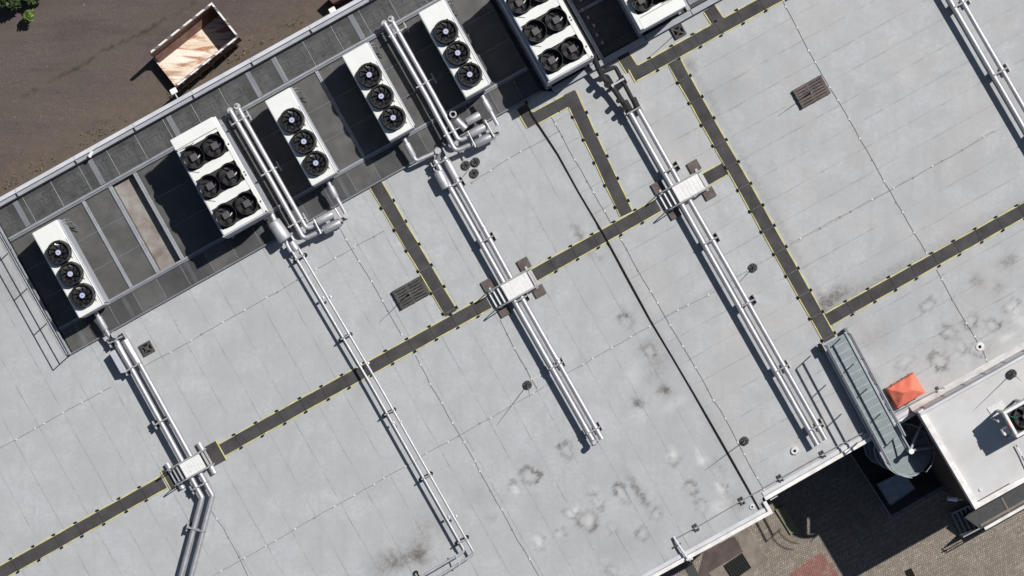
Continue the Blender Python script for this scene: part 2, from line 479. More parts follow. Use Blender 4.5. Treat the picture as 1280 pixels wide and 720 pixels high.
# ------------------------------------------------------------------ main building
JOINT = [(640, 85), (664, 143), (697, 193), (723, 240), (755, 294), (784, 348), (813, 401), (840, 446), (867, 492), (887, 527), (907, 562), (933, 608), (949, 637)]
ROOF = [(-150, 334), (700, -139), (1500, -139), (1500, 320), (1147, 517), (957, 625.5), (966, 641), (780, 742), (600, 842), (-150, 842)]
ROOF_IN = [(-150, 337), (700, -135), (1497, -139), (1497, 318), (1145.5, 513.5), (953.5, 623.5), (962, 639.5), (778, 739), (600, 838), (-150, 838)]
PLAT = [pxuv(-69, -176), pxuv(605, -176), pxuv(1100, -176), pxuv(1100, 40), pxuv(617, 40), pxuv(605, 33), pxuv(-69, 33)]

RINGS = [(662, 595, 10, 11, .8), (708, 563, 8, 9, .6), (777, 617, 7, 12, .65), (747, 627, 6, 11, .55), (863, 610, 8, 8, .55), (820, 643, 6, 9, .45),
         (803, 667, 7, 9, .4), (877, 633, 7, 8, .4), (842, 571, 8, 9, .4), (735, 650, 10, 14, .75), (716, 640, 10, 7, .5), (673, 675, 7, 10, .45), (644, 612, 6, 9, .5),
         (900, 610, 6, 10, .5), (766, 660, 5, 8, .3), (700, 668, 7, 8, .35), (766, 713, 6, 8, .35), (783, 402, 7, 10, .45), (812, 438, 9, 7, .45),
         (1160, 382, 9, 7, .55), (1213, 402, 9, 8, .55), (1240, 407, 8, 8, .6), (1186, 416, 10, 8, .55), (1201, 433, 7, 8, .4), (1174, 451, 9, 13, .8), (1225, 436, 11, 9, .3),
         (1264, 382, 10, 6, .5), (1131, 452, 14, 6, .25)]
BLOBS = [(1261, 326, 9, 8, .55), (1220, 350, 8, 8, .5), (1248, 359, 7, 7, .4), (797, 503, 6, 5, 1.1), (830, 487, 7, 6, 1.0), (820, 470, 14, 8, .25), (493, 702, 14, 12, .75), (523, 693, 13, 10, .85), (535, 660, 32, 16, .3), (470, 712, 16, 10, .3),
         (1043, 370, 17, 8, .75), (1030, 385, 9, 10, .35), (1110, 343, 60, 5, .22), (723, 292, 4, 12, .55), (729, 300, 3, 10, .4), (738, 316, 5, 5, .35), (750, 322, 4, 5, .4), (783, 395, 6, 16, .3), (808, 433, 14, 8, .4), (822, 452, 14, 9, .35),
         (862, 80, 14, 6, .4), (915, 110, 45, 22, .12), (1090, 425, 22, 14, .22), (1057, 400, 30, 14, .15), (10, 350, 14, 30, .3), (912, 626, 10, 5, .5), (925, 632, 8, 6, .4), (955, 630, 6, 5, .4), (900, 585, 4, 12, .3), (796, 612, 4, 18, .7), (806, 626, 3, 9, .6),
         (1085, 470, 7, 8, .6), (600, 620, 14, 22, .15), (614, 648, 5, 5, .3), (770, 690, 60, 30, .10), (880, 560, 50, 50, .06), (690, 600, 60, 40, .06), (1200, 420, 70, 45, .08)]
PALES = [(840, 568, 8, 9, .7), (874, 570, 5, 14, .7), (880, 577, 8, 5, .6), (900, 612, 5, 12, .8), (673, 678, 7, 11, .6), (716, 640, 10, 8, .6), (1273, 396, 8, 16, .7), (1258, 422, 10, 4, .7), (842, 505, 22, 7, .45), (793, 470, 12, 12, .4), (644, 614, 7, 9, .6), (735, 655, 6, 9, .4), (903, 632, 12, 8, .7), (1031, 545, 10, 8, .4), (993, 563, 12, 9, .4)]
def ell(x, y, c):
    cx, cy, rx, ry = c[:4]; du = (x - cx) * CU - (y - cy) * SU; dv = (x - cx) * SU + (y - cy) * CU
    an = np.arctan2(dv, du); ph = cx * .37
    wob = 1 + .16 * np.sin(2 * an + ph) + .10 * np.sin(3 * an + 2 * ph) + .06 * np.sin(5 * an + 3 * ph)
    return np.hypot(du / rx, dv / ry) / wob
def dirt(x, y):
    d = np.zeros(x.shape)
    x = x + 1.6 * np.sin(y * .45 + .3 * x) + 1.1 * np.sin(y * .9 - x * .55 + 1); y = y + 1.5 * np.sin(x * .5 - .2 * y + 2) + 1.0 * np.sin(x * .8 + y * .7)
    for c in RINGS:
        e = ell(x, y, c); part = .62 + .38 * np.sin(np.arctan2(y - c[1], x - c[0]) * 1 + c[0])
        d += c[4] * (np.exp(-((e - 1) / .24) ** 2) * part * 1.25 + .20 * (e < 1))
    for c in BLOBS: d += c[4] * np.exp(-ell(x, y, c) ** 2 * .8)
    # grime on the walkway's edges and along the lower parapet
    d += .16 * sig(seg_dist(x, y, [(1040, 380), (1280, 250)]), 9) + .22 * sig(seg_dist(x, y, [(862, 80), (1030, 378)]), 5)
    d += .25 * sig(seg_dist(x, y, [(790, 728), (966, 636)]), 7) * (.5 + .5 * np.sin(x * .13)) + .14 * sig(seg_dist(x, y, JOINT), 6)
    return np.clip(d * 1.3, 0, 1.3)
def pale(x, y):
    d = np.zeros(x.shape)
    for c in PALES: d += c[4] * np.exp(-ell(x, y, c) ** 3)
    for c in RINGS: d += .38 * np.exp(-(ell(x, y, c) / .62) ** 4)
    return np.clip(d, 0, 1)
def side(x, y):
    ys = np.array([p[1] for p in JOINT]); xs = np.array([p[0] for p in JOINT])
    return (x > np.interp(y, ys, xs)).astype(float)

bld = thing('main_building', at(640, 360, ZG), 'large flat roofed building with pale grey membrane roof and metal coping', 'building')
roof = grid_mesh('roof', -150, 1500, -141, 842, 3, 0.0, lambda x, y: inside(x, y, ROOF_IN) & ~inside(x, y, PLAT), dict(dirt=dirt, pale=pale, side=side), M['roof'])
roof.parent = bld; roof.location = -bld.location
def strip(mb, p0, p1, w0, w1, z0, z1, zr=0.):
    """long box along p0->p1 (px), from offset w0 to w1 px on its right-hand (image) side"""
    a, b = Vector((*p0, 0)), Vector((*p1, 0)); d = (b - a).normalized(); n = Vector((-d.y, d.x, 0))
    q = [a + n * w0, b + n * w0, b + n * w1, a + n * w1]
    def T(p):
        return at(p.x, p.y, zr)
    return mb.prism([T(p) for p in q], z0, z1)
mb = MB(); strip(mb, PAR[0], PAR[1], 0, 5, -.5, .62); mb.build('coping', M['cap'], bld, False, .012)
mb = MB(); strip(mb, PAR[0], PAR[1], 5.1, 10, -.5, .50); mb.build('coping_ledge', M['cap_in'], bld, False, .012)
mb = MB()
for t in np.arange(.03, 1, .086):
    p0 = (PAR[0][0] + (PAR[1][0] - PAR[0][0]) * t, PAR[0][1] + (PAR[1][1] - PAR[0][1]) * t)
    p1 = (p0[0] + .6, p0[1] - .33)
    strip(mb, p0, p1, .2, 9.5, .50, .628)
mb.build('coping_joint', M['cap_in'], bld, False)
mb = MB()
for a, b in (((966, 641), (600, 842)), ((1147, 517), (957, 625.5))): strip(mb, a, b, 0, 5.0, -.4, .14)
strip(mb, (957, 625.5), (966, 641), -0.1, 4.6, -.4, .143)
mb.build('edge_coping', M['cap_white'], bld, False, .012)
mb = MB()
strip(mb, (962.4, 636.5), (600, 835.5), 0, 5.0, -.1, .05)
strip(mb, (1145, 511.5), (954.5, 620), 0, 5.0, -.1, .05)
mb.build('coping_upstand', M['cap'], bld, False, .01)
mb = MB()
WP = [(-150, 334), (700, -139), (1500, -139), (1500, 320), (1147, 517), (957, 625.5), (966, 641), (780, 742), (600, 842), (-150, 842)]
ins = [at(x, y, 0) for x, y in WP]
for i in range(len(ins)):
    a, b = ins[i], ins[(i + 1) % len(ins)]
    mb.add([(a.x, a.y, ZG - .3), (b.x, b.y, ZG - .3), (b.x, b.y, -.3), (a.x, a.y, -.3)], [(0, 1, 2, 3)])
mb.build('wall', M['facade'], bld, False)
# floor of the recess that holds the plant platform
mb = MB()
def fbox(mb, u0, u1, v0, v1, z0, z1):
    return mb.prism([fr(u0, v0, 0), fr(u1, v0, 0), fr(u1, v1, 0), fr(u0, v1, 0)], z0, z1)
fbox(mb, -75, 1100, -170, 46, -.62, -.42); mb.build('recess_floor', M['under'], bld, False)
mb = MB(); fbox(mb, 79, 108, -124, -2, -.415, -.22); mb.build('bay_floor', M['bay'], bld, False)
mb = MB(); fbox(mb, -66, 78.5, -124, -3, -.418, -.25); fbox(mb, 109.5, 605, -124, -3, -.418, -.25); mb.build('bay_slab', M['bay_dark'], bld, False)
mb = MB()
fbox(mb, -71, 605, 31.5, 34.2, -.5, .04); fbox(mb, -71, -68.6, -170, 31.4, -.5, .04)
mb.build('kerb', M['beam_dark'], bld, False)

# ------------------------------------------------------------------ plant platform
pf = thing('plant_platform', fr(0, 0, 0), 'long galvanised steel platform of grating panels between the far parapet and the roof', 'platform')
ZD = .14
UV0 = [-66, -37, 38, 77, 109, 133, 240, 280, 371, 480, 562, 603]
def panel(u0, u1, v0, v1, m='grate', z=ZD): fbox(MB_ := MB(), u0, u1, v0, v1, z - .03, z); return MB_.build('grating_panel', M[m], pf, False)
for u in range(-66, 600, 40): panel(u + .35, min(u + 39.6, 603), -168, -131.5, 'grate_open')
mids = [(-66, 35.5), (40.5, 73.5), (112.5, 238.5), (241.5, 369), (373, 478.5), (481.5, 603)]
for u0, u1 in mids:
    for v0 in (-125, -84, -43): panel(u0, u1, v0 + .4, v0 + 40.2)
for i, u in enumerate(range(-66, 600, 34)): panel(u + .3, min(u + 33.7, 603), 3, 31.6, 'grate_dark' if i % 3 else 'grate')
def beam(u0, u1, v0, v1, z0=-.10, z1=.19, m='beam'): fbox(b_ := MB(), u0, u1, v0, v1, z0, z1); return b_.build('beam', M[m], pf, False, .008)
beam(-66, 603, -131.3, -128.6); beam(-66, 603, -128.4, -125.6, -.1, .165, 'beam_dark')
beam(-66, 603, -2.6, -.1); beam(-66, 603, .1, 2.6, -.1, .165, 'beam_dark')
for u, w in ((38, 2.2), (76, 2.4), (111, 2.4), (240, 1.4), (371, 2.0), (480, 1.4)):
    beam(u - w, u - .1, -125.4, -2.8); beam(u + .1, u + w, -125.4, -2.8, -.1, .16, 'beam')
for v in (-84.2, -43.2):
    for u0, u1 in mids: beam(u0, u1, v - .35, v + .35, .0, ZD + .012, 'beam')
for u in (-37, 70, 182, 295, 332, 442, 554): beam(u - 3.4, u + 3.4, -167, -132, -.3, .145, 'beam_dark'); 
for u in range(-26, 600, 40): beam(u - .3, u + .3, -168, -131.6, .0, ZD + .012, 'beam')
for u in range(2, 600, 34): beam(u - .35, u + .35, 3, 31, .0, ZD + .010, 'beam_dark')
for u in (-46, 22, 112, 215, 246, 330, 420, 540): beam(u - 2.6, u + 2.6, 3, 31.4, -.3, .12, 'beam')
fbox(b_ := MB(), -70.6, -67.8, -168, 34, -.1, .22); b_.build('edge_beam', M['beam'], pf, False, .01)
fbox(b_ := MB(), -67.6, 605, 31.8, 33.9, -.1, .17); b_.build('edge_beam', M['beam_dark'], pf, False, .01)
# cable ladder and pipes under the upper strip of grating
lad = thing('cable_ladder', fr(100, -150, -.3), 'cable ladder lying under the grating beside the far parapet', 'cable tray')
mb = MB()
for v in (-157, -147): fbox(mb, -60, 600, v - .5, v + .5, -.36, -.28)
mb.build('side_rail', M['beam'], lad, False)
mb = MB()
u = -58
while u < 598:
    fbox(mb, u, u + 1.1, -156.4, -147.6, -.35, -.30); u += random.choice((5, 5, 7, 9, 16))
mb.build('rung', M['beam'], lad, False)
rq = random.Random(11); mb = MB()
for i in range(150):
    u = rq.uniform(-60, 595); v = rq.choice((-164, -160, -142, -138)) + rq.uniform(-1.5, 1.5); l_ = rq.uniform(3, 14)
    if 440 < u < 450: continue
    fbox(mb, u, min(u + l_, 600), v - rq.uniform(.6, 1.4), v + rq.uniform(.6, 1.6), -.419, -.419 + rq.uniform(.04, .12) + i * .0003)
dbr = mb.build('dark_floor_bits', M['plate'], pf, False); dbr['kind'] = 'stuff'  # dark plates scattered to make the dark pattern below the grating

# second, heavier frame on the right
pf2 = thing('equipment_platform', fr(700, 20, 0), 'raised steel frame with grey edge beam carrying the wide fan units', 'frame')
fbox(b_ := MB(), 608, 1100, -168, 34, .02, .10); b_.build('grating_panel', M['grate_dark'], pf2, False)
fbox(b_ := MB(), 608, 1100, -168, 34, -.30, -.28); b_.build('drip_tray', M['plate'], pf2, False)
for u0, u1 in ((617, 750), (750.3, 815), (815.3, 1100)):
    fbox(b_ := MB(), u0, u1 - .4, 35.5, 43, -.05, .26); b_.build('edge_beam', M['beam'], pf2, False, .012)
for u in (613, 690, 746, 814, 900):
    fbox(b_ := MB(), u - 2.5, u + 2.5, -168, 35.2, .0, .24); b_.build('beam', M['beam'], pf2, False, .01)
for v in (-30, -100):
    fbox(b_ := MB(), 693, 743, v - 2, v + 2, .0, .20); b_.build('beam', M['beam_dark'], pf2, False, .01)
fbox(b_ := MB(), 693, 743, -140, 20, .12, .15); b_.build('floor_sheet', M['plate'], pf2, False)  # dark sheet stands in for the shadow on the floor between units
fbox(b_ := MB(), 818, 1100, -160, 30, .13, .16); b_.build('floor_sheet', M['beam_dark'], pf2, False)
for i in range(9):
    u, v = 697 + random.random() * 4, -80 + i * 12
    fbox(b_ := MB(), u, u + 2.2, v, v + 4, .24, .30); b_.build('bracket', M['beam'], pf2, False)

# guard rail on the platform's free end
def railing(mb_posts, mb_rails, pts, heights, base, step, r=.022):
    pts = [Vector(p) for p in pts]
    L = [(pts[i + 1] - pts[i]).length for i in range(len(pts) - 1)]; tot = sum(L)
    n = max(1, round(tot / step))
    for i in range(n + 1):
        d = tot * i / n; j = 0
        while j < len(L) - 1 and d > L[j] + 1e-6: d -= L[j]; j += 1
        p = pts[j] + (pts[j + 1] - pts[j]) * min(1, d / L[j])
        mb_posts.tube([p + Vector((0, 0, base)), p + Vector((0, 0, base + heights[0]))], min(r, .022), 8)
    for h in heights: mb_rails.tube([p + Vector((0, 0, base + h)) for p in pts], r, 8)
gr = thing('guard_rail', fr(-70, -60, .2), 'two bar steel guard rail along the free end of the grating platform', 'railing')
a, b = MB(), MB(); railing(a, b, [fr(-69.3, y, 0) for y in (-167, 33)], (1.1, .62), .2, 1.4)
a.build('post', M['rail'], gr); b.build('rail', M['rail'], gr)

# ------------------------------------------------------------------ fan units
class Frame:
    def __init__(s, tl, ztop):
        s.f = (H - ztop) / H; s.b = at(tl[0], tl[1], ztop); s.b.z = 0; s.zt = ztop
    def __call__(s, u, v, z=0.):
        p = s.b + UX * (u * S * s.f) + VX * (v * S * s.f); p.z = z; return p
    def q(s, u0, u1, v0, v1): return [s(u0, v0), s(u1, v0), s(u1, v1), s(u0, v1)]

def fan_blades(mb, c, r0, r1, z, n, tilt=.5, ph=0.):
    for i in range(n):
        a = ph + 2 * math.pi * i / n
        vs = []
        rows = 5
        for k in range(rows):
            t = k / (rows - 1); r = r0 + (r1 - r0) * t; w = (.30 + .34 * t) * (1 if t < .85 else .85); sweep = .35 * t
            for sgn in (-1, 1):
                an = a + sweep + sgn * w * .5
                vs.append((c[0] + r * math.cos(an), c[1] + r * math.sin(an), z + sgn * (.055 * (1 - .45 * t))))
        fs = [(2 * k, 2 * k + 1, 2 * k + 3, 2 * k + 2) for k in range(rows - 1)]
        o = len(mb.v); mb.add(vs, fs)
        # thin underside so the blade has a thickness
        mb.add([(x, y, zz - .008) for x, y, zz in vs], [f[::-1] for f in fs])

def single_unit(tl, ZT=1.98):
    F = Frame(tl, ZT)
    root = thing('fan_condenser', F(18, 60, ZD), '', 'condenser', 'narrow condensers with three fans')
    body = MB().prism(F.q(0, 36, 0, 122), .62, ZT); bo = body.build('casing', M['white'], root, False, .045)
    s = MB().prism(F.q(36.1, 38.2, 0.8, 120), .66, ZT - .06); s.build('side_panel', M['grey_side'], root, False, .01)
    s = MB().prism(F.q(34.3, 34.9, 26, 121), ZT - .02, ZT + .012); s.build('panel_joint', M['beam_dark'], root, False)
    s = MB().prism(F.q(2, 34, 3, 119), .50, .615); s.build('coil', M['tray'], root, False)
    for u in (3, 33):
        for v in (6, 60, 114):
            MB().prism(F.q(u - 1.2, u + 1.2, v - 1.2, v + 1.2), ZD + .01, .52).build('leg', M['strut'], root, False)
    for u in (3, 33): MB().prism(F.q(u - 1.6, u + 1.6, 2, 120), ZD + .005, ZD + .07).build('base_rail', M['strut'], root, False)
    for i, v in enumerate((38.1, 68.7, 99.4)):
        c = F(18.6, v); r = 15.2 * S * F.f
        mb = MB()
        mb.ring(c, r * .84, r, ZT + .004, ZT + .30, 32, r * .95)
        mb.ring(c, r * .98, r * 1.04, ZT + .004, ZT + .03, 32)
        fan = mb.build('fan', M['blk'], root)
        MB().disc(c, r * .83, ZT + .003, ZT + .012, 28).build('fan_well', M['tray'], fan, False)
        mb = MB(); fan_blades(mb, c, r * .22, r * .80, ZT + .19, 9, ph=i * .5); mb.build('blade', M['blade'], fan, True)
        mb = MB()
        for zz, rr in ((ZT + .24, .235), (ZT + .18, .30)): mb.disc(c, r * rr, zz - .06, zz, 20)
        mb.build('hub', M['blk'], fan)
        mb = MB(); mb.disc(c, r * .225, ZT + .242, ZT + .262, 20); mb.build('hub_cap', M['hub'], fan, True, .01)
        MB().prism([Vector(c) + UX * x + VX * y for x, y in ((-.03, -.012), (.03, -.012), (.03, .012), (-.03, .012))], ZT + .263, ZT + .266).build('hub_badge', M['motor'], fan, False)
        # terminal box on the ring, seen on the upper right of each fan
        MB().prism([c + UX * (r * .50 + i1 * .07) - VX * (r * .78 + j1 * .035) for i1, j1 in ((-1, -1), (1, -1), (1, 1), (-1, 1))], ZT + .06, ZT + .31).build('terminal_box', M['blk'], fan, False, .01)
    mb = MB()
    for v in (38.1, 68.7, 99.4):
        mb.tube([F(30 + .6 * math.sin(k * 1.1), v - 10 + k * 4.0, ZT + .03) for k in range(7)], .012, 6)
    mb.build('fan_cable', M['motor'], root)
    # wiring whip at the upper end
    mb = MB(); mb.tube(rounded([F(36, 3, 1.3), F(41, 2, 1.25), F(45, 4, .9), F(43, 8, .5), F(44, 14, .25)], .2), .025, 8)
    mb.tube(rounded([F(36, 5, 1.2), F(40, 6, 1.15), F(46, 7, .7), F(45, 20, .25)], .2), .02, 8)
    mb.build('wiring', M['cable'], root)
    return root, F

def double_unit(tl, ZT=2.62):
    F = Frame(tl, ZT)
    W, L = 63, 137
    root = thing('fan_chiller', F(W / 2, L / 2, ZD), '', 'condenser', 'wide condensers with paired fans')
    MB().prism(F.q(1.5, W - 1.5, 1, L - 1), .70, ZT - .16).build('casing', M['grey_side'], root, False, .02)
    MB().prism(F.q(1.5, W - 3, 3, L - 3), ZT - .155, ZT - .10).build('fan_deck', M['tray'], root, False)
    rows = (33.4, 74.6, 116.0)
    u1, u2, rf = 15.0, 44.7, 14.0
    def wav(u, sgn, v0, half):
        """edge of a white bar, cut back where a fan ring comes close"""
        out = v0
        return out
    def bar(va, vb, za, zb, cut_top=None, cut_bot=None, name='top_sheet'):
        n = 40; top, bot = [], []
        for i in range(n + 1):
            u = 1 + (W - 2) * i / n
            t, b = va, vb
            for uc in (u1, u2):
                for cut, which in ((cut_top, 't'), (cut_bot, 'b')):
                    if cut is None: continue
                    d = rf * 1.12
                    if abs(u - uc) < d:
                        h = math.sqrt(d * d - (u - uc) ** 2)
                        if which == 't': t = max(t, cut + h)
                        else: b = min(b, cut - h)
            top.append(F(u, t)); bot.append(F(u, b))
        n_ = len(top); vs = [(p.x, p.y, zb) for p in top] + [(p.x, p.y, zb) for p in bot] + [(p.x, p.y, za) for p in top] + [(p.x, p.y, za) for p in bot]
        fs = []
        for i in range(n_ - 1):
            fs += [(i, i + 1, n_ + i + 1, n_ + i), (2 * n_ + i, 3 * n_ + i, 3 * n_ + i + 1, 2 * n_ + i + 1),
                   (i, 2 * n_ + i, 2 * n_ + i + 1, i + 1), (n_ + i, n_ + i + 1, 3 * n_ + i + 1, 3 * n_ + i)]
        fs += [(0, n_, 3 * n_, 2 * n_), (n_ - 1, 3 * n_ - 1, 4 * n_ - 1, 2 * n_ - 1)]
        MB().add(vs, fs).build(name, M['white'], root, False)
    bar(15.5, rows[0] - 14.2, ZT - .10, ZT, None, rows[0])
    bar(rows[0] + 14.2, rows[1] - 14.2, ZT - .10, ZT, rows[0], rows[1])
    bar(rows[1] + 14.2, rows[2] - 14.2, ZT - .10, ZT, rows[1], rows[2])
    bar(rows[2] + 14.2, L - .5, ZT - .10, ZT, rows[2], None)
    MB().prism(F.q(-1, W - 3, 0, 15), ZT - .25, ZT + .03).build('control_cabinet', M['white'], root, False, .03)
    MB().prism(F.q(W - 5.5, W + .5, 1.5, L), ZT - .09, ZT + .02).build('side_flange', M['white'], root, False, .015)
    MB().prism(F.q(-.5, 2.0, 17, L), ZT - .20, ZT - .004).build('side_flange', M['grey_side'], root, False, .015)
    MB().prism(F.q(-2.5, W, L - .3, L + 1.4), .60, ZT - .05).build('end_panel', M['grey_side'], root, False, .01)
    MB().prism(F.q(-3.0, 1, 2, L + 1.2), .50, ZT - .6).build('side_panel', M['grey_side'], root, False, .01)  # skirt stands out to show the shaded flank as a blue-grey strip
    for u in (2, W - 3):
        for v in (6, L - 5): MB().prism(F.q(u - 2, u + 2, v - 2, v + 2), ZD + .01, .72).build('leg', M['strut'], root, False)
    for u in (2, W - 2): MB().prism(F.q(u - 2, u + 2, 0, L + 3), ZD + .005, ZD + .12).build('base_rail', M['beam'], root, False)
    for j, v in enumerate(rows):
        for i, u in enumerate((u1, u2)):
            c = F(u, v); r = rf * S * F.f
            mb = MB(); mb.ring(c, r * .95, r, ZT - .098, ZT + .24, 32)
            for q in range(3): mb.ring(c, r * (.40 + .17 * q), r * (.415 + .17 * q), ZT - .012, ZT + .006, 28)
            fan = mb.build('fan', M['blk'], root)
            mb = MB(); fan_blades(mb, c, r * .25, r * .88, ZT - .05, 5, ph=.8 * i + j); mb.build('blade', M['blade'], fan, True)
            mb = MB(); mb.prism([c + UX * a_ * r * .31 + VX * b_ * r * .31 for a_, b_ in ((-1, -1), (1, -1), (1, 1), (-1, 1))], ZT - .05, ZT + .06)
            mb.build('motor', M['motor'], fan, False, .012)
            mb = MB(); mb.tube([c + UX * r * .3 + VX * r * .2 + Vector((0, 0, ZT)), c + UX * r * .62 + VX * r * .05 + Vector((0, 0, ZT))], .025, 8)
            mb.build('motor_plug', M['clip'] if (i + j) % 2 == 0 else M['motor'], fan)
    mb = MB()
    for v in (rows[0] + 15, rows[1] + 15):
        mb.tube([F(3, v - 4, ZT + .01), F(5, v, ZT + .015), F(12, v + 5, ZT + .01)], .012, 6)
    mb.tube(rounded([F(1, 17, ZT), F(12, 17, ZT + .05), F(20, 18, ZT + .04), F(24, 17, ZT + .03)], .1), .015, 6)
    mb.build('fan_cable', M['cable'], root)
    mb = MB()
    for v in (40, 80, 84, 40 + 82, 136):
        mb.disc(F(W - 2, v), .035, ZT + .02, ZT + .035, 10); 
    mb.build('lifting_hole', M['motor'], root, False)
    return root, F

uA, FA = single_unit((39.3, 291.7))
uA['label'] = 'white three fan condenser at the far left nearest the platform guard rail'
def place(root0, F0, tl, label):
    c = copy_tree(root0); b = at(tl[0], tl[1], F0.zt); b.z = 0
    c.location = root0.location + (b - F0.b); c['label'] = label; return c
place(uA, FA, (330.5, 126.5), 'white three fan condenser between two pairs of metal pipes beside the wide fan unit')
place(uA, FA, (427.0, 70), 'white three fan condenser standing left of the pipe pair with three silver cylinders')
place(uA, FA, (522.5, 16), 'white three fan condenser with its upper end cut off by the top edge')
uB, FB = double_unit((213, 175))
uB['label'] = 'wide white condenser with six square motor fans left of centre on the platform'
place(uB, FB, (620, -18.5), 'wide white condenser with six fans on the raised frame, five or so fans in view')
uG = place(uB, FB, (735, -81), 'wide white condenser at the top edge showing only its last fans')

def turn(o, F0, tl, W_, L_):
    F1 = Frame(tl, F0.zt); c = F1(W_ / 2, L_ / 2, ZD); o.rotation_euler.z = math.pi; o.location = c
turn(uG, FB, (735, -81), 63, 137)

# ------------------------------------------------------------------ pipes
def strap(mb, c, d, r, n=10):
    e = Vector((-d.y, d.x, 0))
    pts = [c + e * (math.cos(a) * (r + .012)) + Vector((0, 0, math.sin(a) * (r + .012))) for a in [math.pi * k / n for k in range(n + 1)]]
    mb.tube(pts, .022, 6)

def support(root, c, d, half, zbar, rp, kind='steel', offs=()):
    """a cross bar on two feet; c px centre, d direction of the pipes in px"""
    d = Vector((d[0], -d[1], 0)).normalized(); e = Vector((-d.y, d.x, 0))
    w = at(c[0], c[1], 0)
    mb = MB(); mb.box(w, e, d, half, .030, zbar - .045, zbar)
    mb.box(w, e, d, half - .02, .026, zbar + 2 * rp + .012, zbar + 2 * rp + .045)
    sup = mb.build('support', M['strut_dark'], root, False)
    for sg in (-1, 1):
        q = w + e * (half - .02) * sg
        if kind == 'steel':
            MB().box(q + e * .045 * sg, d, e, .17, .022, .012, zbar + .10).build('foot', M['strut'], sup, False)
            MB().box(q, d, e, .15, .05, .004, .03).build('foot_pad', M['concrete'], sup, False)
        else:
            MB().disc(q, .085, .004, .10, 16).build('foot', M['black'], sup)
            MB().tube([q + Vector((0, 0, .10)), q + Vector((0, 0, zbar + .04))], .016, 8).build('stud', M['strut'], sup)
    if kind != 'steel':
        MB().box(w, e, d, half, .06, .004, .09).build('rubber_block', M['black'], sup, False)
    mb = MB()
    for o_, rr in offs: strap(mb, w + e * o_ + Vector((0, 0, zbar + rr)), d, rr)
    if offs: mb.build('pipe_clamp', M['strut_dark'], sup)
    return sup

def line_x(p0, p1, y): return p0[0] + (p1[0] - p0[0]) * (y - p0[1]) / (p1[1] - p0[1])

def pipe_run(name, label, cat, lines, z, sups, rs, kind='steel', m='pipe', bendr=.12, group=None, sup_half=None):
    mid = lines[0][len(lines[0]) // 2]
    root = thing(name, at(mid[0], mid[1], 0), label, cat, group)
    for ln, r in zip(lines, rs):
        pts = [at(p[0], p[1], p[2] if len(p) > 2 else z) for p in ln]
        MB().tube(rounded(pts, bendr), r, 20).build('pipe', M[m], root)
    for (c, d, half) in sups: pass
    for (c, d, half) in sups:
        dd = Vector((d[0], -d[1], 0)).normalized(); e = Vector((-dd.y, dd.x, 0)); w = at(c[0], c[1], 0)
        offs = []
        for ln, r in zip(lines, rs):
            best = None
            for p0, p1 in zip(ln[:-1], ln[1:]):
                a, b = at(p0[0], p0[1], z), at(p1[0], p1[1], z); a.z = b.z = 0
                t = (w - a).dot(b - a) / (b - a).length_squared
                if -.05 <= t <= 1.05:
                    q = a + (b - a) * t; o_ = (q - w).dot(e)
                    if abs(o_) < half and (best is None or abs(o_) < abs(best)): best = o_
            if best is not None: offs.append((best, r))
        support(root, c, d, half, z - max(rs), max(rs), kind, offs)
    return root
RP = .104
ZP = .47
DP = (.485, .875)
def couplings(root, p0, p1, z, r, ts, m='pipe'):
    a, b = at(p0[0], p0[1], z), at(p1[0], p1[1], z)
    for t in ts:
        q = a + (b - a) * t; d = (b - a).normalized()
        MB().tube([q - d * .035, q + d * .035], r + .006, 20).build('joint_band', M[m], root)
def fat(root, p0, p1, z, r, name='insulated_sleeve', m='pipe'):
    a, b = at(p0[0], p0[1], z if not isinstance(z, tuple) else z[0]), at(p1[0], p1[1], z if not isinstance(z, tuple) else z[1])
    d = (b - a).normalized(); L = (b - a).length; c = min(.05, L * .15)
    return MB().tube([a, a + d * c * .15, a + d * c, b - d * c, b - d * c * .15, b], r, 24, True, [r * .55, r * .9, r, r, r * .9, r * .55]).build(name, M[m], root)

HB = .30
# P1 left
p1l = [(146, 427), (252.5, 622), (227, 718), (205, 800)]; p1r = [(157.5, 424), (265.5, 619.5), (239.5, 718), (217, 803)]
P1 = pipe_run('pipe_run', 'pair of silver pipes at the left that bends under the small crossover', 'pipes', [p1l, p1r], ZP,
    [((204.5, 525.5), DP, HB), ((251, 606.5), DP, HB), ((246.5, 660), (-.26, .966), HB), ((148, 424), DP, HB), ((168, 459), DP, HB)], (RP, RP), bendr=.04, group='silver pipe pairs running across the roof')
couplings(P1, p1l[0], p1l[1], ZP, RP, (.42, .62, .8)); couplings(P1, p1r[0], p1r[1], ZP, RP, (.36, .55, .78))
fat(P1, (155, 425), (172.5, 455), ZP, .135)
fat(P1, (147, 431), (164, 461), ZP, .115)
MB().prism(poly_px([(137.5, 441), (143.5, 437), (160, 465), (152, 466.5)], .4), .16, .62).build('control_box', M['grey_side'], P1, False, .015)
MB().tube(rounded([at(119.5, 390, .75), at(137, 421, .62), at(147, 428, ZP)], .1), .085, 18).build('inlet_pipe', M['pipe'], P1)
fat(P1, (123, 396), (132, 412), (.75, .68), .115, 'insulated_sleeve', 'pipe_white')
mb = MB(); w = at(145, 418, .5); mb.tube([w, w + Vector((0, 0, .30))], .10, 18); mb.tube([w + Vector((0, 0, .30)), w + Vector((0, 0, .36))], .13, 18)
mb.tube([at(139.5, 423, .66), at(151, 416, .66)], .05, 12); mb.build('valve', M['strut'], P1)
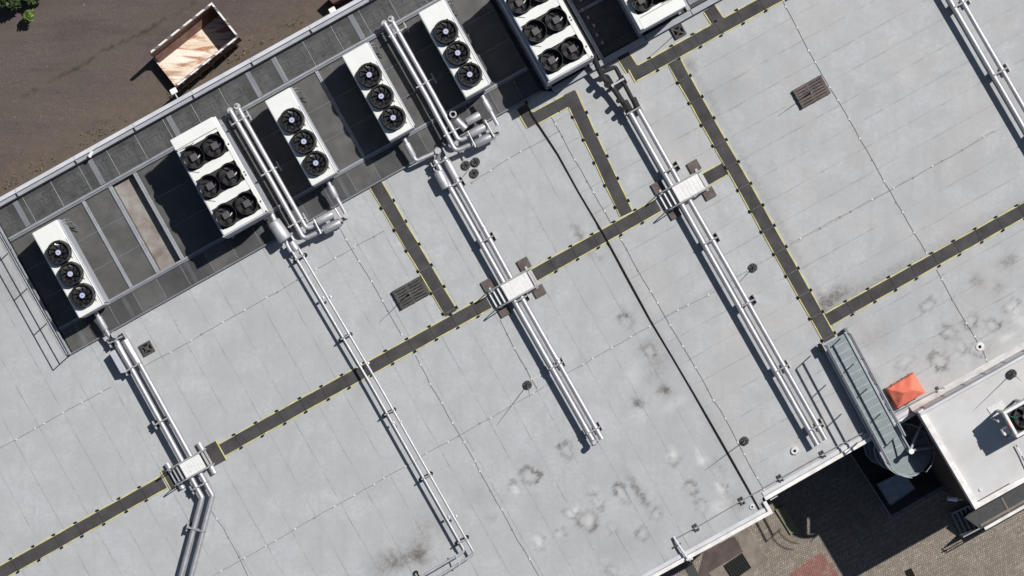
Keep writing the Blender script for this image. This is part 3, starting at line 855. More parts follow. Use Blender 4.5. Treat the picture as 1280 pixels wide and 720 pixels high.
# P2 thin pair
p2l = [(358, 302), (463, 480), (581, 689), (529, 719.5), (470, 752)]; p2r = [(364, 295), (473, 480), (593, 692), (552, 718.5), (490, 752)]
P2 = pipe_run('thin_pipe_run', 'pair of thin white pipes that turns sharply near the bottom edge', 'pipes', [p2l, p2r], .48,
    [((376, 322), DP, .21), ((432.5, 421), DP, .21), ((487, 515), DP, .21), ((533, 595), DP, .21), ((578, 674.5), DP, .21), ((523, 721), (-.87, .49), .2)], (.050, .050), kind='rubber', m='pipe_white', bendr=.14)
mb = MB(); mb.box(at(572, 697, 0), Vector((.35, -.94, 0)).normalized(), Vector((.94, .35, 0)), .26, .022, .53, .56)
mb.build('clamp_bar', M['strut'], P2, False)
fat(P2, (341.5, 277), (357.5, 300), .80, .26, 'buffer_vessel', 'pipe_white'); fat(P2, (339, 267), (345, 279), .80, .10, 'inlet_pipe', 'pipe_white')
fat(P2, (364, 302), (371, 313), .50, .135, 'filter', 'pipe_white'); fat(P2, (358, 304), (364, 315), .50, .07, 'filter', 'pipe_white')
for sg in ((352, 281), (361, 295), (345, 283)): 
    pass
mb = MB(); mb.tube([at(357, 297, .6), at(366, 291, .6)], .03, 8); mb.tube([at(368, 312, .55), at(376, 318, .42)], .025, 8); mb.build('valve', M['strut'], P2)
for px_, py_ in ((404, 372), (451, 455), (492, 528), (561, 646)):
    for dx in (0, 9.2): MB().tube([at(px_ + dx, py_ + dx * -.1, .48) - Vector((.02, -.035, 0)), at(px_ + dx, py_ - dx * .1, .48) + Vector((.02, -.035, 0))], .058, 14).build('joint_band', M['pipe_white'], P2)
# P3 centre
p3l = [(544, 201), (647, 384), (742.5, 553)]; p3r = [(555.5, 196.5), (656, 379), (752, 548)]
P3 = pipe_run('pipe_run', 'pair of silver pipes in the middle passing under the central crossover to a free end', 'pipes', [p3l, p3r], ZP,
    [((608.5, 299.5), DP, HB), ((650.5, 374), DP, HB), ((695, 456.5), DP, HB), ((741, 537), DP, HB), ((551, 204), DP, HB), ((570, 230.5), DP, HB)], (RP, RP), group='silver pipe pairs running across the roof')
couplings(P3, p3l[0], p3l[2], ZP, RP, (.3, .5, .7)); couplings(P3, p3r[0], p3r[2], ZP, RP, (.25, .46, .72))
fat(P3, (547.5, 214), (558.5, 235), ZP, .185, 'insulated_sleeve', 'pipe_white'); fat(P3, (559, 202), (571, 224), ZP, .15, 'insulated_sleeve', 'pipe_white')
MB().tube(rounded([at(505, 173, .78), at(520, 201.5, .70), at(545, 190, .66), at(548, 188.5, .60), at(547, 200, .46)], .12), .088, 18).build('inlet_pipe', M['pipe'], P3)
fat(P3, (508, 179), (517, 196), (.78, .70), .12, 'insulated_sleeve', 'pipe_white')
w = at(547.5, 189, .5); vb = MB().tube([w, w + Vector((0, 0, .32))], .12, 18).build('valve', M['strut'], P3); MB().tube([w + Vector((0, 0, .2)), at(546, 184.5, .72)], .05, 10).build('stem', M['strut'], vb)
for p in ((742.5, 553), (752, 548)):
    a = at(p[0], p[1], ZP); MB().tube([a + Vector((-.01, .02, 0)), a + Vector((.012, -.022, 0))], RP + .012, 20).build('end_cap', M['pipe_white'], P3)
w = at(742.5, 553, ZP); MB().tube([w, w + Vector((0, 0, .26)), w + Vector((0, 0, .31))], RP + .008, 20, True, [RP + .008, RP + .008, RP * .6]).build('end_elbow', M['pipe_white'], P3)
# P4
p4l = [(788, 141.5), (838, 230), (903.5, 347), (1021.5, 555.5)]; p4r = [(798, 137), (848, 226), (914.5, 342), (1031.5, 548.5)]
P4 = pipe_run('pipe_run', 'pair of silver pipes right of centre that starts in black foam insulation', 'pipes', [p4l, p4r], ZP,
    [((791, 139.5), DP, HB), ((838, 211.5), DP, HB), ((887.5, 301), DP, HB), ((933.5, 378.5), DP, HB), ((975, 460), DP, HB), ((1017.5, 533), DP, HB)], (RP, RP), group='silver pipe pairs running across the roof', bendr=.3)
couplings(P4, p4l[2], p4l[3], ZP, RP, (.2, .55, .8)); couplings(P4, p4r[2], p4r[3], ZP, RP, (.3, .6))
MB().tube(rounded([at(741, 66, .95), at(744, 76, .80), at(750, 90, .62), at(757.5, 101.5, .55), at(767, 111, .50), at(787, 140, ZP)], .15), .105, 16).build('foam_insulation', M['foam'], P4)
MB().tube(rounded([at(752, 90.5, .62), at(769, 83.5, .60), at(786, 116, .5), at(797, 136.5, ZP)], .1), .082, 16).build('foam_insulation', M['foam'], P4)
fat(P4, (780, 126), (787, 138.5), ZP, .14, 'foam_insulation', 'foam'); fat(P4, (791, 122), (797, 135), ZP, .12, 'foam_insulation', 'foam')
for px_, py_, rr in ((752, 97, .12), (761, 104, .13), (775, 124, .1), (783, 133, .1)): MB().tube([at(px_, py_, .45), at(px_ - 2, py_ + 2, .78)], rr, 12).build('valve', M['foam'], P4)
mb = MB(); mb.box(at(772, 104, 0), UX, VX, .30, .035, .62, .67); mb.build('support', M['strut'], P4, False)
MB().box(at(781, 99, 0), VX, UX, .16, .03, .02, .72).build('foot', M['strut'], P4, False)
MB().box(at(765, 109, 0), VX, UX, .06, .03, .02, .66).build('foot', M['strut'], P4, False)
for p in ((1021.5, 555.5), (1031.5, 548.5)):
    a = at(p[0], p[1], ZP); MB().tube([a + Vector((-.01, .02, 0)), a + Vector((.012, -.022, 0))], RP + .012, 20).build('end_cap', M['pipe_white'], P4)
# P5
p5l = [(1171, -28), (1213.5, 45), (1302, 198)]; p5r = [(1186, -28), (1228, 45), (1317, 198)]
P5 = pipe_run('pipe_run', 'pair of silver pipes crossing the upper right corner', 'pipes', [p5l, p5r], ZP,
    [((1199, 6), DP, HB), ((1248, 90.5), DP, HB), ((1293, 169), DP, HB)], (RP, RP), group='silver pipe pairs running across the roof')
couplings(P5, p5l[1], p5l[2], ZP, RP, (.3,))
# Q runs on the platform
def q_run(label, l1, l2, sups, cyls, rq=.095, rq2=.085, z=.74):
    root = thing('platform_pipe_run', at(l1[0][0], l1[0][1], 0), label, 'pipes', 'pipe pairs on the platform')
    MB().tube(rounded([at(x, y, z) for x, y in l1], .2), rq, 20).build('pipe', M['pipe'], root)
    pts = rounded([at(x, y, z + .02) for x, y in l2], .2)
    MB().tube(pts, rq2, 20).build('pipe', M['pipe_white'], root)
    a, b = l1[0], l1[1]
    MB().tube([at(*a, z - .02), at(*a, z + .02), at(a[0], a[1], z + .04)], rq + .02, 18).build('end_cap', M['strut'], root)
    c = at(*l2[0], z); mb = MB(); mb.tube([c - Vector((0, 0, .1)), c + Vector((0, 0, .16))], .115, 20); mb.tube([c + Vector((0, 0, .16)), c + Vector((-.02, .06, .22))], .05, 10)
    mb.build('end_elbow', M['pipe_white'], root)
    for c in sups:
        w = at(c[0], c[1], 0); bb = MB().box(w, UX, VX, .36, .022, z - .16, z - .11).build('support', M['strut'], root, False)
        MB().box(w, UX, VX, .36, .018, z + .10, z + .125).build('clamp_bar', M['strut'], bb, False)
        for sg in (-1, 1): MB().box(w + UX * .34 * sg, UX, VX, .022, .022, ZD + .03, z + .15).build('post', M['strut'], bb, False)
        MB().box(w + UX * .38, VX, UX, .2, .022, z - .05, z + .12).build('strut_channel', M['strut'], bb, False)
    for p0, p1, r, m in cyls: fat(root, p0, p1, z, r, 'cylinder', m)
    return root
Q1 = q_run('two silver pipes on the platform ending in two short cylinders',
    [(288, 138), (336.7, 222), (380, 299), (402, 288)], [(296.7, 133), (346.7, 221), (383.5, 286), (394, 281)],
    [(303, 152), (340, 215), (373, 279)],
    [((404, 288), (425.5, 277.5), .165, 'pipe'), ((396, 277.5), (416, 267), .16, 'pipe_white')])
MB().tube(rounded([at(409.5, 226.5, .95), at(433, 269, .85), at(432.5, 270, .5)], .06), .075, 16).build('outlet_pipe', M['pipe_white'], Q1)
fat(Q1, (413, 233), (420, 247), (.95, .9), .125, 'insulated_sleeve', 'pipe_white')
mb = MB(); mb.tube([at(433, 269.5, .5), at(433, 269.5, .95)], .11, 16); mb.tube([at(425, 276, .72), at(434, 272, .72)], .07, 12); mb.build('valve', M['strut'], Q1)
for (a_, b_) in (((392, 274), (401, 292)), ((418.5, 260), (425, 271))): MB().tube([at(*a_, .95), at(*b_, .95)], .035, 8).build('hold_down_bar', M['pipe_white'], Q1)
Q2 = q_run('two silver pipes on the platform ending in three short cylinders and an open tee',
    [(480.6, 29), (533.5, 121), (569.5, 189), (590, 180)], [(489, 24), (543, 120), (573.5, 176), (585, 171.5)],
    [(498, 43), (532, 106), (566, 166)],
    [((583, 153), (600, 143.5), .16, 'pipe_white'), ((588, 168), (608.5, 157), .15, 'pipe_white'), ((594.5, 180), (617.5, 168.5), .165, 'pipe')])
fat(Q2, (570, 149), (582.5, 161.5), .80, .14, 'cylinder', 'pipe')
mb = MB(); c = at(567, 145, 0); mb.ring(c, .085, .135, .55, 1.0, 24); mb.build('open_tee', M['pipe'], Q2)
MB().disc(c, .084, .55, .80, 20).build('tee_bore', M['tray'], Q2)
MB().tube(rounded([at(602.5, 119.5, .95), at(623.5, 158.5, .85), at(623.5, 160, .5)], .06), .085, 16).build('outlet_pipe', M['pipe_white'], Q2)
fat(Q2, (605, 125), (613, 139), (.95, .9), .12, 'insulated_sleeve', 'pipe_white')
mb = MB(); mb.tube([at(623, 160.5, .5), at(623, 160.5, .98)], .13, 16); mb.tube([at(615, 170, .72), at(624, 166, .72)], .07, 12); mb.build('valve', M['strut'], Q2)
for (a_, b_) in (((584.5, 164), (594.5, 184)), ((606, 150), (617.5, 171))): MB().tube([at(*a_, .97), at(*b_, .97)], .035, 8).build('hold_down_bar', M['strut'], Q2)

# ------------------------------------------------------------------ rubber walkways
ML = 30.8
def walkway(label, p0, p1, w=18.0, clips=True, caps=(False, False), start=0.0):
    a, b = at(*p0, 0), at(*p1, 0); d = (b - a).normalized(); n = Vector((-d.y, d.x, 0)); L = (b - a).length
    root = thing('rubber_walkway', (a + b) / 2, label, 'walkway', 'black rubber walkways with yellow edges')
    hw = w * S / 2; m = ML * S; x = -start * m
    while x < L - .02:
        x0, x1 = max(0, x), min(L, x + m)
        if x1 - x0 > .05:
            j = random.uniform(-.012, .012)
            MB().prism([a + d * (x0 + .006) + n * (hw - .04 + j), a + d * (x1 - .006) + n * (hw - .04 + j), a + d * (x1 - .006) - n * (hw - .04 - j), a + d * (x0 + .006) - n * (hw - .04 - j)], .008, .040 + random.uniform(0, .004)).build('mat', M['rubber'], root, False)
            for sg in (-1, 1):
                off = random.uniform(-.012, .012); gap = random.uniform(.02, .10)
                MB().prism([a + d * (x0 + gap) + n * sg * (hw - .038 + off), a + d * (x1 - .02) + n * sg * (hw - .038 - off), a + d * (x1 - .02) + n * sg * (hw + .004 - off), a + d * (x0 + gap) + n * sg * (hw + .004 + off)], .006, .036).build('edge_strip', M['yellow'], root, False)
                if clips and x1 < L - .1:
                    q = a + d * (x1 + random.uniform(-.04, .04)) + n * sg * (hw + .015)
                    MB().box(q, d, n, .062, .036, .006, .058).build('connector', M['black'], root, False, .01)
        x += m
    for c, e in ((caps[0], a), (caps[1], b)):
        if c: MB().box(e, n, d, hw, .02, .006, .044).build('end_strip', M['yellow'], root, False)
    return root
walkway('longest black walkway from the bottom left corner up to the small crossover', (-60, 750), (205, 602.5), start=.1)
walkway('black walkway between the small left crossover and the central crossover', (276, 563), (611, 377.5), start=.2)
walkway('black walkway between the central crossover and the right crossover', (664, 346), (823, 256.5))
walkway('short black walkway from the right crossover to the long cross walkway', (878, 226.5), (907.3, 210.1), clips=False)
walkway('black walkway running down from the top right strip to the stair gantry', (842, 75.8), (1037.5, 424.5), start=.16)
walkway('black walkway at the right running from the stair walkway out of the right edge', (1034.3, 399.7), (1330, 234.5))
walkway('black walkway strip at the top edge right of the raised frame', (790, 95), (1010, -26), caps=(True, False))
walkway('black walkway from the raised frame down to the walkway by the right crossover', (711.5, 115.5), (783.2, 267.6))
walkway('short black walkway beside the raised frame left of the black foam pipes', (668, 148.4), (709.5, 125.5), w=17, clips=False)
walkway('black walkway stub at the platform edge left of the black cable', (652, 133), (666, 157), w=17, clips=False)
walkway('black walkway from the left part of the platform down to the long walkway', (469, 229), (564.3, 391.8))
walkway('small black walkway stub left of the square grille near the raised frame', (778, 68), (790.5, 87.5), clips=False)
walkway('small black walkway stub right of the square grille near the raised frame', (886, 10), (898.5, 29), clips=False)

# ------------------------------------------------------------------ expansion joint and conductor wires
mb = MB(); pts = [at(x, y, 0) for x, y in JOINT]
dense = []
for a, b in zip(pts[:-1], pts[1:]):
    n = max(2, int((b - a).length / .25))
    for i in range(n): dense.append(a + (b - a) * i / n)
dense.append(pts[-1])
wa = uvpx(664, 346); 
def on_walk(p):
    px, py = p.x / S + 640, 360 - p.y / S
    u, v = uvpx(px, py, (664, 346)); u2, v2 = uvpx(px, py, (676, 144))
    return (abs(v) < 10 and -5 < u < 190) or (abs(v2) < 10 and -30 < u2 < 60)
vs, fs = [], []
for i, p in enumerate(dense):
    t = (dense[min(i + 1, len(dense) - 1)] - dense[max(0, i - 1)]).normalized(); n = Vector((-t.y, t.x, 0))
    z = .075 if on_walk(p) else .03
    w = .038 + .007 * math.sin(i * .23)
    for s_, zz in ((-1, .006), (-.8, z), (.8, z), (1, .006)): q = p + n * w * s_; vs.append((q.x, q.y, zz))
for i in range(len(dense) - 1):
    for k in range(3): fs.append((4 * i + k, 4 * i + k + 1, 4 * i + 4 + k + 1, 4 * i + 4 + k))
jo = MB().add(vs, fs).build('expansion_joint', M['black'], None, False)
tag(jo, 'black expansion joint strip snaking from the raised frame to the lower roof edge', 'joint strip')

def wire(label, pts, step=27.):
    root = thing('conductor_wire', at(pts[0][0], pts[0][1], 0), label, 'wire', 'lightning conductor wires clipped to the roof')
    w = [at(x, y, .018) for x, y in pts]; dn = []
    for i, (a, b) in enumerate(zip(w[:-1], w[1:])):
        n = max(2, int((b - a).length / .4)); e = Vector((-(b - a).normalized().y, (b - a).normalized().x, 0))
        for k in range(n): dn.append(a + (b - a) * k / n + e * random.uniform(-.018, .018))
    dn.append(w[-1])
    MB().tube(dn, .0090, 6).build('wire', M['cable'], root)
    L = 0; nxt = .3
    for a, b in zip(dn[:-1], dn[1:]):
        L += (b - a).length
        if L > nxt:
            d = (b - a).normalized(); e = Vector((-d.y, d.x, 0))
            MB().box(b, d, e, .036, .032, .004, .030).build('clip', M['clip'] if random.random() < .75 else M['cable'], root, False, .01)
            nxt += step * S * random.uniform(.85, 1.1)
    return root
wire('wire running down the right field past the reddish slotted block to a walkway', [(976, -5), (1003, 48), (1027, 93), (1048, 125), (1075, 173), (1113, 240), (1158, 316)])
wire('wire running from below the right walkway past the white disc vent to the annex parapet', [(1171, 337), (1198, 387), (1218, 421), (1229, 440), (1237, 459)])
wire('wire crossing the right field slantwise between the silver pipes and the stair walkway', [(1243, 163), (1190, 195), (1117, 235), (1050, 271), (988, 305)])
wire('wire running alongside the black expansion joint on its right', [(686, 140), (711, 186), (742, 240), (783, 312), (805, 350), (830, 393), (877, 473), (892, 500), (907, 523), (930, 568), (955, 612)])
wire('wire crossing from the right silver pipes over the black joint to the central pipes', [(947, 330), (898, 362), (835, 395), (777, 428), (717, 462), (683, 482)])
wire('wire crossing the lower left field from the central pipes to the bottom edge', [(680, 484), (640, 507), (587, 537), (533, 567), (480, 598), (393, 647), (320, 690), (262, 722)])
wire('short wire just below the platform near the raised frame', [(700, 163), (666, 182), (636, 198), (590, 228)])
wire('wire from the first short walkway to the left wide fan unit', [(480, 288), (407, 330), (360, 357), (320, 380), (265, 411), (213, 440), (178, 459)])
wire('wire at the left edge below the platform guard rail', [(139, 483), (114, 497), (67, 523), (20, 549), (-10, 566)])
wire('wire running down from the two silver cylinders past the slotted block to the long walkway', [(425, 286), (441, 313), (457, 340), (485, 388), (502, 418)])
wire('wire running from the long walkway down to the bottom edge left of the central pipes', [(520, 444), (538, 480), (580, 553), (620, 625), (640, 662), (676, 724)])
wire('wire at the bottom left beside the bent silver pipes', [(263, 637), (279, 660), (292, 683), (311, 722)])
wire('wire along the upper left side of the central pipes below the walkway', [(625, 400), (643, 435), (672, 486)])

# ------------------------------------------------------------------ crossovers
def crossover(c, label, variant=0):
    """c: px centre of the white platform"""
    def G(u, v, z=0.):
        p = at(c[0], c[1], 0) + UX * u * S + VX * v * S; p.z = z; return p
    q = lambda u0, u1, v0, v1: [G(u0, v0), G(u1, v0), G(u1, v1), G(u0, v1)]
    root = thing('crossover_bridge', G(-8, 0), label, 'step bridge', 'step bridges over the pipes')
    hu, hv, zp = (18, 10.5, .72) if not variant else (14, 9.5, .72)
    pl = MB().prism(q(-hu, hu, -hv, hv), zp - .05, zp); pl.build('platform', M['white_sheet'], root, False, .008)
    mb = MB()
    for i in range(7): mb.prism(q(-hu + 1 + i * 2 * hu / 7, -hu + 1.5 + i * 2 * hu / 7, -hv + 1, hv - 1), zp + .001, zp + .008)
    mb.build('platform_rib', M['white_sheet'], root, False)
    for i, (u, z) in enumerate(((-hu - 4.3, .55), (-hu - 10.2, .37), (-hu - 16, .19))):
        MB().prism(q(u - 1.6, u + 1.6, -hv + .5, hv - .5), z - .03, z).build('tread', M['white_sheet'] if not variant else M['strut'], root, False, .005)
    for i, (u, z) in enumerate(((hu + 3, .46), (hu + 6, .22))):
        MB().prism(q(u - 1.4, u + 1.2, -hv + .5, hv - .5), z - .03, z).build('tread', M['strut'], root, False, .005)
    for sv in (-1, 1):
        v = sv * (hv + 1.2)
        MB().tube([G(-hu - 19, v, .05), G(-hu - 1, v, zp), G(hu, v, zp + .01), G(hu + 8, v, .05)], .032, 8).build('stringer', M['strut'], root)
        for u in (-hu + 1, hu - 1): MB().tube([G(u, v, .03), G(u, v, zp - .02)], .026, 8).build('leg', M['strut'], root)
        MB().tube(rounded([G(-hu - 18, v, .05), G(-hu - 18.5, v, .95), G(-hu - 15, v, 1.08), G(-hu - 1, v, zp + .02)], .12), .02, 8).build('grab_rail', M['rail'], root)
    if not variant:
        for (u, v) in ((-hu - 13, -hv - 9), (-hu - 11, hv + 8), (hu + 3, -hv - 10), (hu + 3, hv + 8)):
            MB().prism(q(u - 7.2, u + 7.2, v - 6.8, v + 6.8), .004, .10).build('ballast_tile', M['ballast'], root, False, .012)
            MB().prism(q(u - 1.5, u + 1.5, v + (4 if v < 0 else -10), v + (10 if v < 0 else -4)), .101, .135).build('base_arm', M['strut'], root, False)
    else:
        for (u, v) in ((-hu - 15, -hv - 3), (-hu - 13, hv + 3), (hu + 4, -hv - 6), (hu + 3, hv + 6)):
            MB().tube([G(u, v - 6, .13), G(u, v + 6, .13)], .12, 16).build('ballast_tube', M['pipe_white'], root)
        MB().prism(q(hu + 1, hu + 4, -hv - 6, hv + 6), .04, .16).build('base_arm', M['stone'], root, False)
        for u0, u1 in ((-hu - 27, -hu - 11), (hu + 5, hu + 24)):
            MB().prism(q(u0, u1, -13.5, 13.5), .006, .043).build('landing_mat', M['rubber'], root, False)
            e = u0 if u0 < 0 else u1
            MB().prism(q(e - .8, e + .8, -14, 14), .006, .047).build('edge_strip', M['yellow'], root, False)
    return root
crossover((859, 236), 'white step bridge over the right pair of silver pipes with brown ballast tiles')
crossover((646.5, 358), 'white step bridge over the central pair of silver pipes with grey ballast tiles')
crossover((243.5, 581), 'small white step bridge with tube feet over the left pair of bent pipes', 1)

# ------------------------------------------------------------------ lightning rods, grilles, vents
SL = 1 / math.tan(EL)
def rod_tube(base, tip_px, hgt, z0, zr=0.):
    t = at(*tip_px, zr); p = Vector((t.x, t.y, 0)) - SH * hgt * SL; p.z = zr + hgt
    b = Vector((base.x, base.y, zr + z0))
    return MB().tube([b, b + (p - b) * .5, p], .012, 8, True, [.016, .012, .006])
def round_base_rod(c, tip, label, h=2.4, zr=0.):
    w = at(*c, zr)
    root = thing('lightning_rod', w, label, 'lightning rod', 'lightning rods on round bases')
    mb = MB(); mb.disc(w, .165, zr + .004, zr + .085, 24); mb.disc(w, .13, zr + .085, zr + .105, 24)
    b = mb.build('base', M['concrete'], root, True)
    mb = MB()
    for k in range(3):
        a = k * math.pi / 3 + .3; d = Vector((math.cos(a), math.sin(a), 0)); mb.box(w, d, Vector((-d.y, d.x, 0)), .14, .012, zr + .106, zr + .114)
    mb.build('base_rib', M['black'], b, False)
    rod_tube(w, tip, h, .1, zr).build('rod', M['cable'], root); return root
round_base_rod((659.5, 481), (620.5, 532), 'round based lightning rod left of the central pipes')
round_base_rod((941, 334.5), (915, 363), 'round based lightning rod right of the right silver pipes', 1.6)
round_base_rod((930.5, 551), (881, 588), 'round based lightning rod near the lower roof edge beside the expansion joint')
round_base_rod((1265, 467), (1219, 512), 'round based lightning rod on the annex roof', zr=ZA)
def slot_block(c, tip, label, m, sx=20.5, sy=13, th=TH, h=2.3):
    w = at(*c, 0); ux = Vector((math.cos(th), math.sin(th), 0)); vx = Vector((ux.y, -ux.x, 0))
    root = thing('slotted_block', w, label, 'lightning rod', 'lightning rods on slotted blocks')
    hx, hy = sx * S, sy * S
    MB().box(w, ux, vx, hx, hy, .004, .05).build('bottom_plate', M['black'], root, False)
    bd = MB()
    n = 7
    for i in range(n):
        v = -hy + (i + .5) * 2 * hy / n
        bd.box(w + vx * v, ux, vx, hx - (.01 if i % 2 else 0), hy / n * .80, .052, .17)
    bd.box(w - ux * (hx * .05), ux, vx, .05, hy, .05, .155)
    for sg in (-1, 1): bd.box(w + ux * sg * (hx - .06), ux, vx, .05, hy * .99, .05, .16)
    bd.build('slat', M[m], root, False, .008)
    rod_tube(w + ux * -.05, tip, h, .15).build('rod', M['cable'], root)
    q = at(*c, 0); MB().tube([w + ux * -.05 + Vector((0, 0, .17)), w + ux * -.05 + Vector((0, 0, .42))], .03, 10).build('rod_socket', M['cable'], root)
    return root
slot_block((513.7, 366), (474, 403), 'grey slotted ballast block with a rod beside the upper left walkway', 'concrete')
slot_block((1014, 115), (972, 145.5), 'reddish slotted ballast block with a rod on the upper right field', 'ballast')
def grille(c, label, tip=None):
    w = at(*c, 0)
    root = thing('square_grille_base', w, label, 'grille', 'square grille blocks on the roof')
    th = TH + R(0); ux = UX; vx = VX; h = .23
    mb = MB(); 
    for sg in (-1, 1):
        mb.box(w + ux * sg * (h - .03), ux, vx, .03, h, .004, .11); mb.box(w + vx * sg * (h - .03), ux, vx, h - .062, .03, .004, .108)
    mb.build('frame', M['concrete'], root, False, .008)
    mb = MB(); d = (ux + vx).normalized(); e = (ux - vx).normalized()
    mb.box(w, d, e, h * 1.2, .03, .02, .10); mb.box(w, e, d, h * 1.2, .03, .02, .098); mb.disc(w, .085, .02, .112, 16)
    mb.build('cross_bar', M['concrete'], root, False)
    MB().box(w, ux, vx, h - .07, h - .07, .003, .012).build('well', M['black'], root, False)
    if tip: rod_tube(w, tip, 2.2, .1).build('rod', M['cable'], root)
    return root
grille((184, 435.5), 'small square black grille block right of the left silver pipes')
grille((848, 39.5), 'small square black grille block with thin rod between two walkway stubs', (808, 75))
for i, (x, y) in enumerate(((582.5, 206.5), (594.5, 202.5), (593, 216.5))):
    w = at(x, y, 0); r_ = thing('round_ballast', w, ('round dark ballast weight, left of a cluster of three by the silver cylinders', 'round dark ballast weight, upper right of a cluster of three by the silver cylinders', 'round dark ballast weight, lowest of a cluster of three by the silver cylinders')[i], 'ballast weight', 'round ballast weights in a cluster')
    mb = MB(); mb.disc(w, .17, .004, .10, 24); mb.ring(w, .10, .16, .10, .118, 24); mb.build('weight', M['concrete'], r_)
    mb = MB()
    for k in range(3):
        a = k * math.pi / 3; d = Vector((math.cos(a), math.sin(a), 0)); mb.box(w, d, Vector((-d.y, d.x, 0)), .15, .01, .119, .124)
    mb.build('weight_rib', M['black'], r_, False)
mb = MB(); mb.tube([at(560, 232, .25), at(575, 226, .12), at(586, 212, .13)], .014, 6); o = mb.build('stay_wire', M['cable'], None); tag(o, 'thin wire from the central pipe sleeves to the round ballast cluster', 'wire')
def roof_vent(c, r, label, h=.12):
    w = at(*c, 0); root = thing('roof_outlet', w, label, 'roof outlet', 'round roof outlets')
    mb = MB(); mb.ring(w, r * .34, r, .004, h, 24, r * .75); mb.build('collar', M['clip'], root)
    MB().disc(w, r * .34, .004, h * .55, 16).build('hole', M['black'], root); return root
roof_vent((993, 563.5), .17, 'white ring outlet at the end of the right pipes near the roof edge', .10)
roof_vent((1224.5, 433.5), .18, 'white disc outlet with dark hole above the annex parapet', .05)
roof_vent((940, 633.5), .12, 'small white outlet in the roof corner beside the expansion joint', .06)
mb = MB(); w = at(1087, 471, 0); mb.disc(w, .10, .004, .22, 16, 0, 1, 2.0, -TH * -1 + R(0)); o = mb.build('rain_hopper', M['concrete'], None, True, .02); tag(o, 'dark oval hopper beside the stair gantry on the pale roof', 'hopper')

# ------------------------------------------------------------------ fall-arrest line on the lower edge
fl = thing('lifeline', at(940, 615, 0), 'thin steel lifeline on small posts along the lower roof edge', 'safety line')
mb = MB(); mb.tube([at(x, y, .2) for x, y in ((845, 673), (869.7, 659.5), (927, 626), (975, 598), (1028, 568), (1088, 536))], .016, 6); mb.build('cable', M['cable'], fl)
for x, y in ((869.7, 659.5), (927, 626), (975, 598), (1028, 568)):
    w = at(x, y, 0)
    for d_ in (-.055, .055): MB().box(w + UX * d_, UX, VX, .035, .15, .004, .06).build('base_bar', M['concrete'], fl, False, .01)
    MB().box(w, UX, VX, .06, .03, .05, .2).build('post', M['strut'], fl, False)
fl2 = thing('lifeline', at(1172, 487, 0), 'short steel lifeline end with hook beside the orange cover', 'safety line')
mb = MB(); mb.tube(rounded([at(1108, 521, .2), at(1172, 487.5, .2), at(1179, 484, .2), at(1181, 486, .1), at(1177, 489, .05)], .05), .016, 6); mb.build('cable', M['cable'], fl2)
w = at(1173, 488, 0); MB().box(w, UX, VX, .05, .16, .004, .07).build('base_bar', M['concrete'], fl2, False, .01); MB().box(w, UX, VX, .06, .03, .05, .2).build('post', M['strut'], fl2, False)
w = at(1111, 520.5, 0); MB().box(w, UX, VX, .05, .12, .004, .07).build('base_bar', M['concrete'], fl2, False, .01)
dp = thing('overflow_pipe', at(850, 685, 0), 'white overflow pipe crossing the coping at the lower roof edge', 'pipe')
mb = MB(); mb.tube(rounded([at(842, 671, .12), at(850, 684, .22), at(860, 698.5, .24), at(862, 701, -.3), at(862, 701, -1.5)], .08), .045, 12); mb.build('pipe', M['clip'], dp)
mb = MB(); mb.tube([at(858, 700, .25), at(866, 698, .25)], .05, 10); mb.build('pipe_end', M['clip'], dp)
mb = MB(); mb.box(at(846.5, 681, 0), UX, VX, .14, .03, .12, .17); mb.build('bracket', M['concrete'], dp, False)
gb = MB(); gb.prism(poly_px([(856, 711), (866, 704), (885, 738), (875, 744)], -2.2), -2.5, -2.2); o = gb.build('gutter_box', M['plate'], None, False, .02); tag(o, 'dark grey duct box hanging below the coping at the bottom edge', 'duct')

# ------------------------------------------------------------------ orange cover
oc = thing('covered_crate', at(1133, 488, 0), 'orange tarpaulin tied over a crate beside the stair gantry', 'covered crate')
EZ, RZ = .62, .98
cn = [at(1109.5, 486.5, EZ), at(1142.5, 466.5, EZ), at(1157, 490.5, EZ), at(1122.5, 510, EZ)]
r0, r1 = at(1138.5, 477, RZ), at(1125.5, 496.5, RZ)
rA = (cn[0] + cn[3]) * .5; rB = (cn[1] + cn[2]) * .5
rd0 = cn[0].lerp(cn[1], .38).lerp(cn[3].lerp(cn[2], .38), .5); rd1 = cn[0].lerp(cn[1], .62).lerp(cn[3].lerp(cn[2], .62), .5)
rd0.z = RZ; rd1.z = RZ - .02
N = 18
vs, fs = [], []
for j in range(N + 1):
    for i in range(N + 1):
        a, b = i / N, j / N
        p = cn[0].lerp(cn[1], a).lerp(cn[3].lerp(cn[2], a), b)
        e = min(a * 1.3, (1 - a) * 1.3, b, 1 - b) * 2
        z = EZ + (RZ - EZ) * min(1, e) + .016 * math.sin(a * 17 + b * 6) * (1 - e) + .014 * mnoise.noise(Vector((a * 5, b * 5, 1)))
        vs.append((p.x, p.y, z))
for j in range(N):
    for i in range(N): k0 = j * (N + 1) + i; fs.append((k0, k0 + 1, k0 + N + 2, k0 + N + 1))
edge = [i for i in range(N + 1)] + [(j + 1) * (N + 1) - 1 for j in range(1, N + 1)] + [N * (N + 1) + i for i in range(N - 1, -1, -1)] + [j * (N + 1) for j in range(N - 1, 0, -1)]
o0 = len(vs); cen = sum((Vector(c_) for c_ in cn), Vector()) / 4
for q, i in enumerate(edge):
    v = Vector(vs[i]); d = (v - cen); d.z = 0
    w = v + d.normalized() * (.01 + .03 * math.sin(q * 1.9) ** 2); w.z = .12 + .03 * math.sin(q * 1.3); vs.append(tuple(w))
for q in range(len(edge)):
    q2 = (q + 1) % len(edge); fs.append((edge[q], edge[q2], o0 + q2, o0 + q))
MB().add(vs, fs).build('tarpaulin', M['orange'], oc, False)
